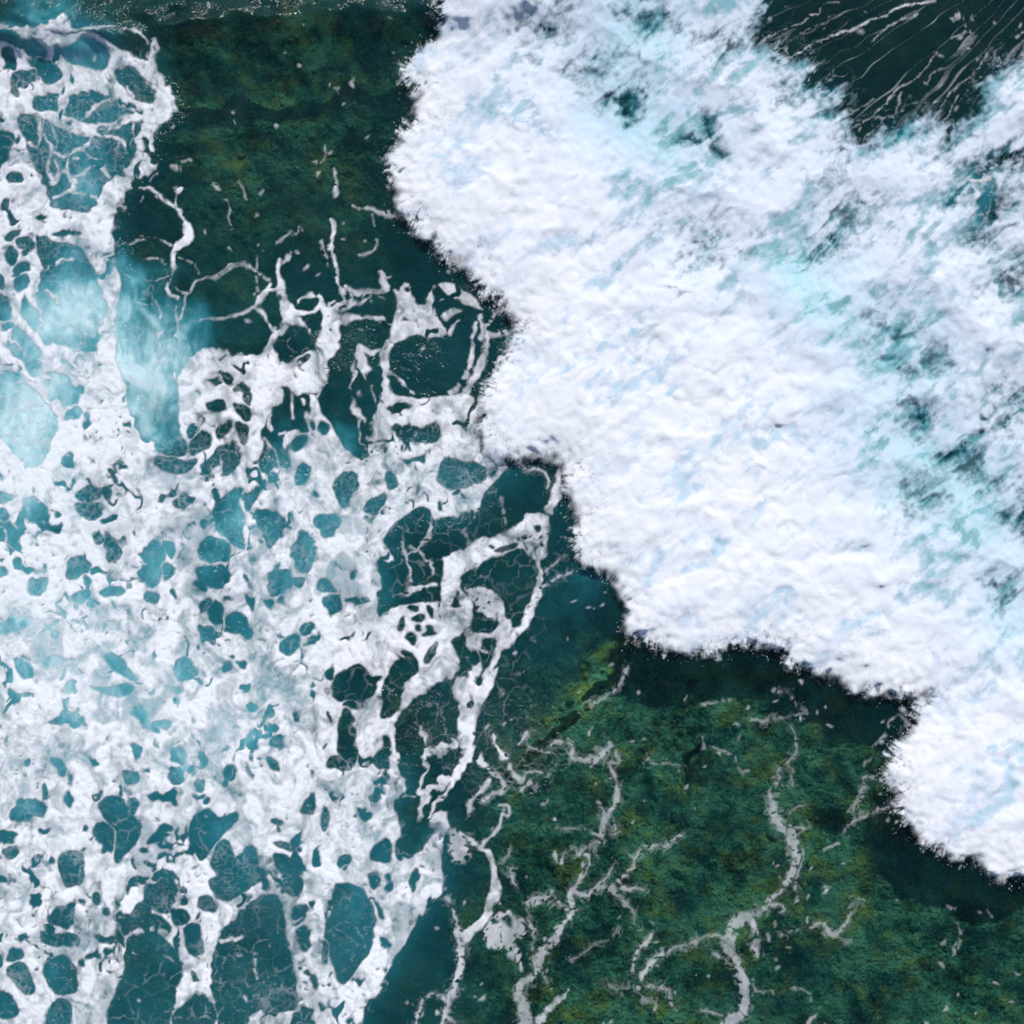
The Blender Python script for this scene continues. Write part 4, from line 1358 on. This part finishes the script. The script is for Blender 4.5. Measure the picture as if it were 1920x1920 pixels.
# rounded stones lying on the seabed, a mass nobody could count
import bmesh
bm = bmesh.new()
bmesh.ops.create_icosphere(bm, subdivisions=1, radius=1)
sv = np.array([v.co[:] for v in bm.verts])
sf = np.array([[v.index for v in f.verts] for f in bm.faces])
bm.free()
r2 = np.random.default_rng(3)
vl, fl = [], []
cnt = 0
for _ in range(900):
    if r2.random() < .72:
        cx, cy = r2.uniform(900, 2000), r2.uniform(1180, 2000)
    else:
        cx, cy = r2.uniform(300, 860), r2.uniform(40, 480)
    r = r2.uniform(.07, .2) * (1 + (r2.random() < .08))
    i, j = min(np.searchsorted(GX, cx), NX - 1), min(np.searchsorted(GY, cy), NY - 1)
    z = ZB[j, i]
    s = sv * (r * r2.uniform(.7, 1.3, 3)) * (1 + r2.uniform(-.16, .16, (len(sv), 1)))
    a = r2.uniform(0, 6.28)
    s = np.stack([s[:, 0] * math.cos(a) - s[:, 1] * math.sin(a), s[:, 0] * math.sin(a) + s[:, 1] * math.cos(a), s[:, 2] * .7], 1)
    vl.append(s + [(cx - 960) / PXM, (960 - cy) / PXM, z - r * .1])
    fl.append(sf + cnt)
    cnt += len(sv)
tag(mesh_from_arrays("seabed_stones", np.vstack(vl), np.vstack(fl), {}, M_BED), "rounded mossy stones littering the submerged reef", "stones", kind="stuff")

# the pale ledge of rock under the wave's lower edge
lp = chaikin([(1185, 1180), (1140, 1190), (1100, 1235), (1075, 1290), (1030, 1345), (975, 1395), (935, 1455), (960, 1470), (1010, 1420), (1065, 1375), (1110, 1330), (1150, 1275), (1195, 1225)], 1)
sl = window(900, 1230, 1150, 1500)
px, py = X[sl], Y[sl]
sd = poly_sd(px + 12 * wx1[sl] + 8 * wx2[sl], py + 12 * wy1[sl] + 8 * wy2[sl], lp)
LZ = np.full(X.shape, -9.0, np.float32)
LZ[sl] = ZB[sl] - .3 + 1.25 * sstep(-10, 30, sd) + .18 * billow(px / 30, py / 30, 4, 170)
LM = np.full(X.shape, -1.0, np.float32)
LM[sl] = sd + 12
mk = cells(LM) > 0
mk[::2] |= False
o = grid_piece("reef_ledge", mk, np.minimum(LZ, -.55), {}, M_LEDGE)
tag(o, "pale green submerged rock ledge slanting down from the wave's lower edge", "rock")

# ------------------------------------------------------------------ the breaking wave
wave = bpy.data.objects.new("breaking_wave", None)
wave.location = (0, 0, 0)
COL.objects.link(wave)
tag(wave, "broad breaking wave of thick white water filling the upper right", "wave")
wm = cells(wave_cov) > .015
bcell = cells(back) > .55
at = {"cover": wave_cov, "aeration": AERB_SHADE}  # on the wave this attribute also carries the painted shade
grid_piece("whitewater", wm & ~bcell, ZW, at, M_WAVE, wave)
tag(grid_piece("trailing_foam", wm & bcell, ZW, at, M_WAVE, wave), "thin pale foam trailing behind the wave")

# droplets thrown ahead of the front
oct_v = np.array([[1, 0, 0], [-1, 0, 0], [0, 1, 0], [0, -1, 0], [0, 0, 1], [0, 0, -1]], float)
oct_f = np.array([[0, 2, 4], [2, 1, 4], [1, 3, 4], [3, 0, 4], [2, 0, 5], [1, 2, 5], [3, 1, 5], [0, 3, 5]])
cand = np.argwhere((B0 > -30) & (B0 < 14) & (X > -20) & (X < 1950) & (Y > -20) & (Y < 1950))
p = np.exp(-np.clip(-B0[cand[:, 0], cand[:, 1]], 0, 99) / 9.0) * (.3 + sstep(-.3, .6, streak[cand[:, 0], cand[:, 1]]))
pick = cand[r2.choice(len(cand), 5000, replace=False, p=p / p.sum())]
vl, fl = [], []
for n, (j, i) in enumerate(pick):
    r = abs(r2.normal(0, .007)) + .004
    st = 1 + r2.random() * 2.2
    dx, dy = -nx[j, i], ny[j, i]
    l = math.hypot(dx, dy) + 1e-6
    dx, dy = dx / l, dy / l
    s = oct_v * r
    s = np.stack([s[:, 0] * st * dx - s[:, 1] * dy, s[:, 0] * st * dy + s[:, 1] * dx, s[:, 2]], 1)
    vl.append(s + [(X[j, i] - 960) / PXM + r2.normal(0, .02), (960 - Y[j, i]) / PXM + r2.normal(0, .02), Z0[j, i] + r2.uniform(.03, .25)])
    fl.append(oct_f + n * 6)
tag(mesh_from_arrays("spray", np.vstack(vl), np.vstack(fl), {}, M_SPRAY, wave), kind="stuff")

# ------------------------------------------------------------------ floating foam, split into the pieces one can tell apart
cc = cells(cov) > .02
idc = ID[:-1, :-1]
fat = {"cover": cov, "aeration": np.clip(AER * .5 - .12 + .2 * np.clip(-thick, 0, 1), 0, 1)}
NAMES = {
    0: ("foam_sheet", "wide lacy white foam sheet full of teal holes on the left", "foam", None),
    1: ("wave_crest", "small curling white wave crest at the top left corner", "wave", None),
    2: ("foam_streak", "thin white foam thread hanging down right of the curled foam edge, upper left", "foam", None),
    3: ("foam_streak", "fine beaded foam thread crossing dark water above the lacy foam sheet", "foam", None),
    4: ("foam_streak", "hook-shaped grey foam blot alone in dark water at upper centre", "foam", None),
    5: ("foam_streak", "short broken foam dashes in the dark pool left of centre", "foam", None),
    6: ("foam_streak", "ragged grey foam strand curling down just right of the white sheet, bottom centre", "foam", None),
    7: ("foam_streak", "knotted foam loop close under the wave's notch at picture centre", "foam", None),
    8: ("foam_streak", "branching grey foam patch with a leftmost trunk at the bottom centre", "foam", None),
    9: ("foam_streak", "long winding grey foam strand ending in a wide tail at the bottom", "foam", None),
    10: ("foam_streak", "star-shaped grey foam with thin arms over the green reef", "foam", None),
    11: ("foam_streak", "angular grey foam streak just below the pale reef ledge", "foam", None),
    12: ("foam_streak", "mottled foam tangle at the bottom beside the thick white curl", "foam", None),
    13: ("foam_streak", "long S-shaped grey foam ribbon ending in a white curl, lower right", "foam", None),
    14: ("foam_streak", "small wavy grey foam squiggle over dark reef at lower right", "foam", None),
    15: ("foam_streak", "flat grey foam loop lying under the wave's shadow", "foam", None),
    16: ("foam_streak", "forked grey foam wisp touching the wave's lowest lobe", "foam", None),
    18: ("foam_streak", "lone tail-shaped foam fleck nearest the bottom right corner", "foam", None),
    17: ("foam_flecks", "small loose foam flecks scattered over the dark water", "foam", "stuff"),
    19: ("foam_lines", "thin parallel foam lines drawn out behind the wave, top right", "foam", "stuff"),
}
def largest_piece(mk):
    """the biggest 8-connected piece of a cell mask, found by spreading the smallest cell number"""
    j, i = np.nonzero(mk)
    j0, j1, i0, i1 = j.min(), j.max() + 1, i.min(), i.max() + 1
    sub = mk[j0:j1, i0:i1]
    lab = np.where(sub, np.arange(1, sub.size + 1).reshape(sub.shape), 0).astype(np.int64)
    big_n = sub.size + 5
    lab = np.where(sub, lab, big_n)
    for _ in range(3000):
        p = np.pad(lab, 1, constant_values=big_n)
        n = np.minimum.reduce([p[a:a + sub.shape[0], b:b + sub.shape[1]] for a in range(3) for b in range(3)])
        n = np.where(sub, n, big_n)
        if (n == lab).all():
            break
        # jump: follow the label to its own current label
        fl = n.ravel()
        ok = fl < big_n
        fl2 = fl.copy()
        fl2[ok] = fl[fl[ok] - 1]
        lab = np.minimum(n, fl2.reshape(n.shape))
    v, c = np.unique(lab[sub], return_counts=True)
    out = np.zeros_like(mk)
    out[j0:j1, i0:i1] = sub & (lab == v[c.argmax()])
    return out


left = np.zeros_like(cc)
order = [g for g in NAMES if g != 17] + [17]
for gid in order:
    nm, lab, cat, kind = NAMES[gid]
    mk = cc & (idc == gid)
    if gid == 17:
        mk |= left
    elif kind is None and gid > 1 and mk.sum() > 5:
        lp_ = largest_piece(mk)
        left |= mk & ~lp_
        mk = lp_
    if mk.sum() < 5:
        continue
    tag(grid_piece(nm, mk, ZF, fat, M_FOAM), lab, cat, "foam streaks adrift on the water" if nm == "foam_streak" else None, kind)
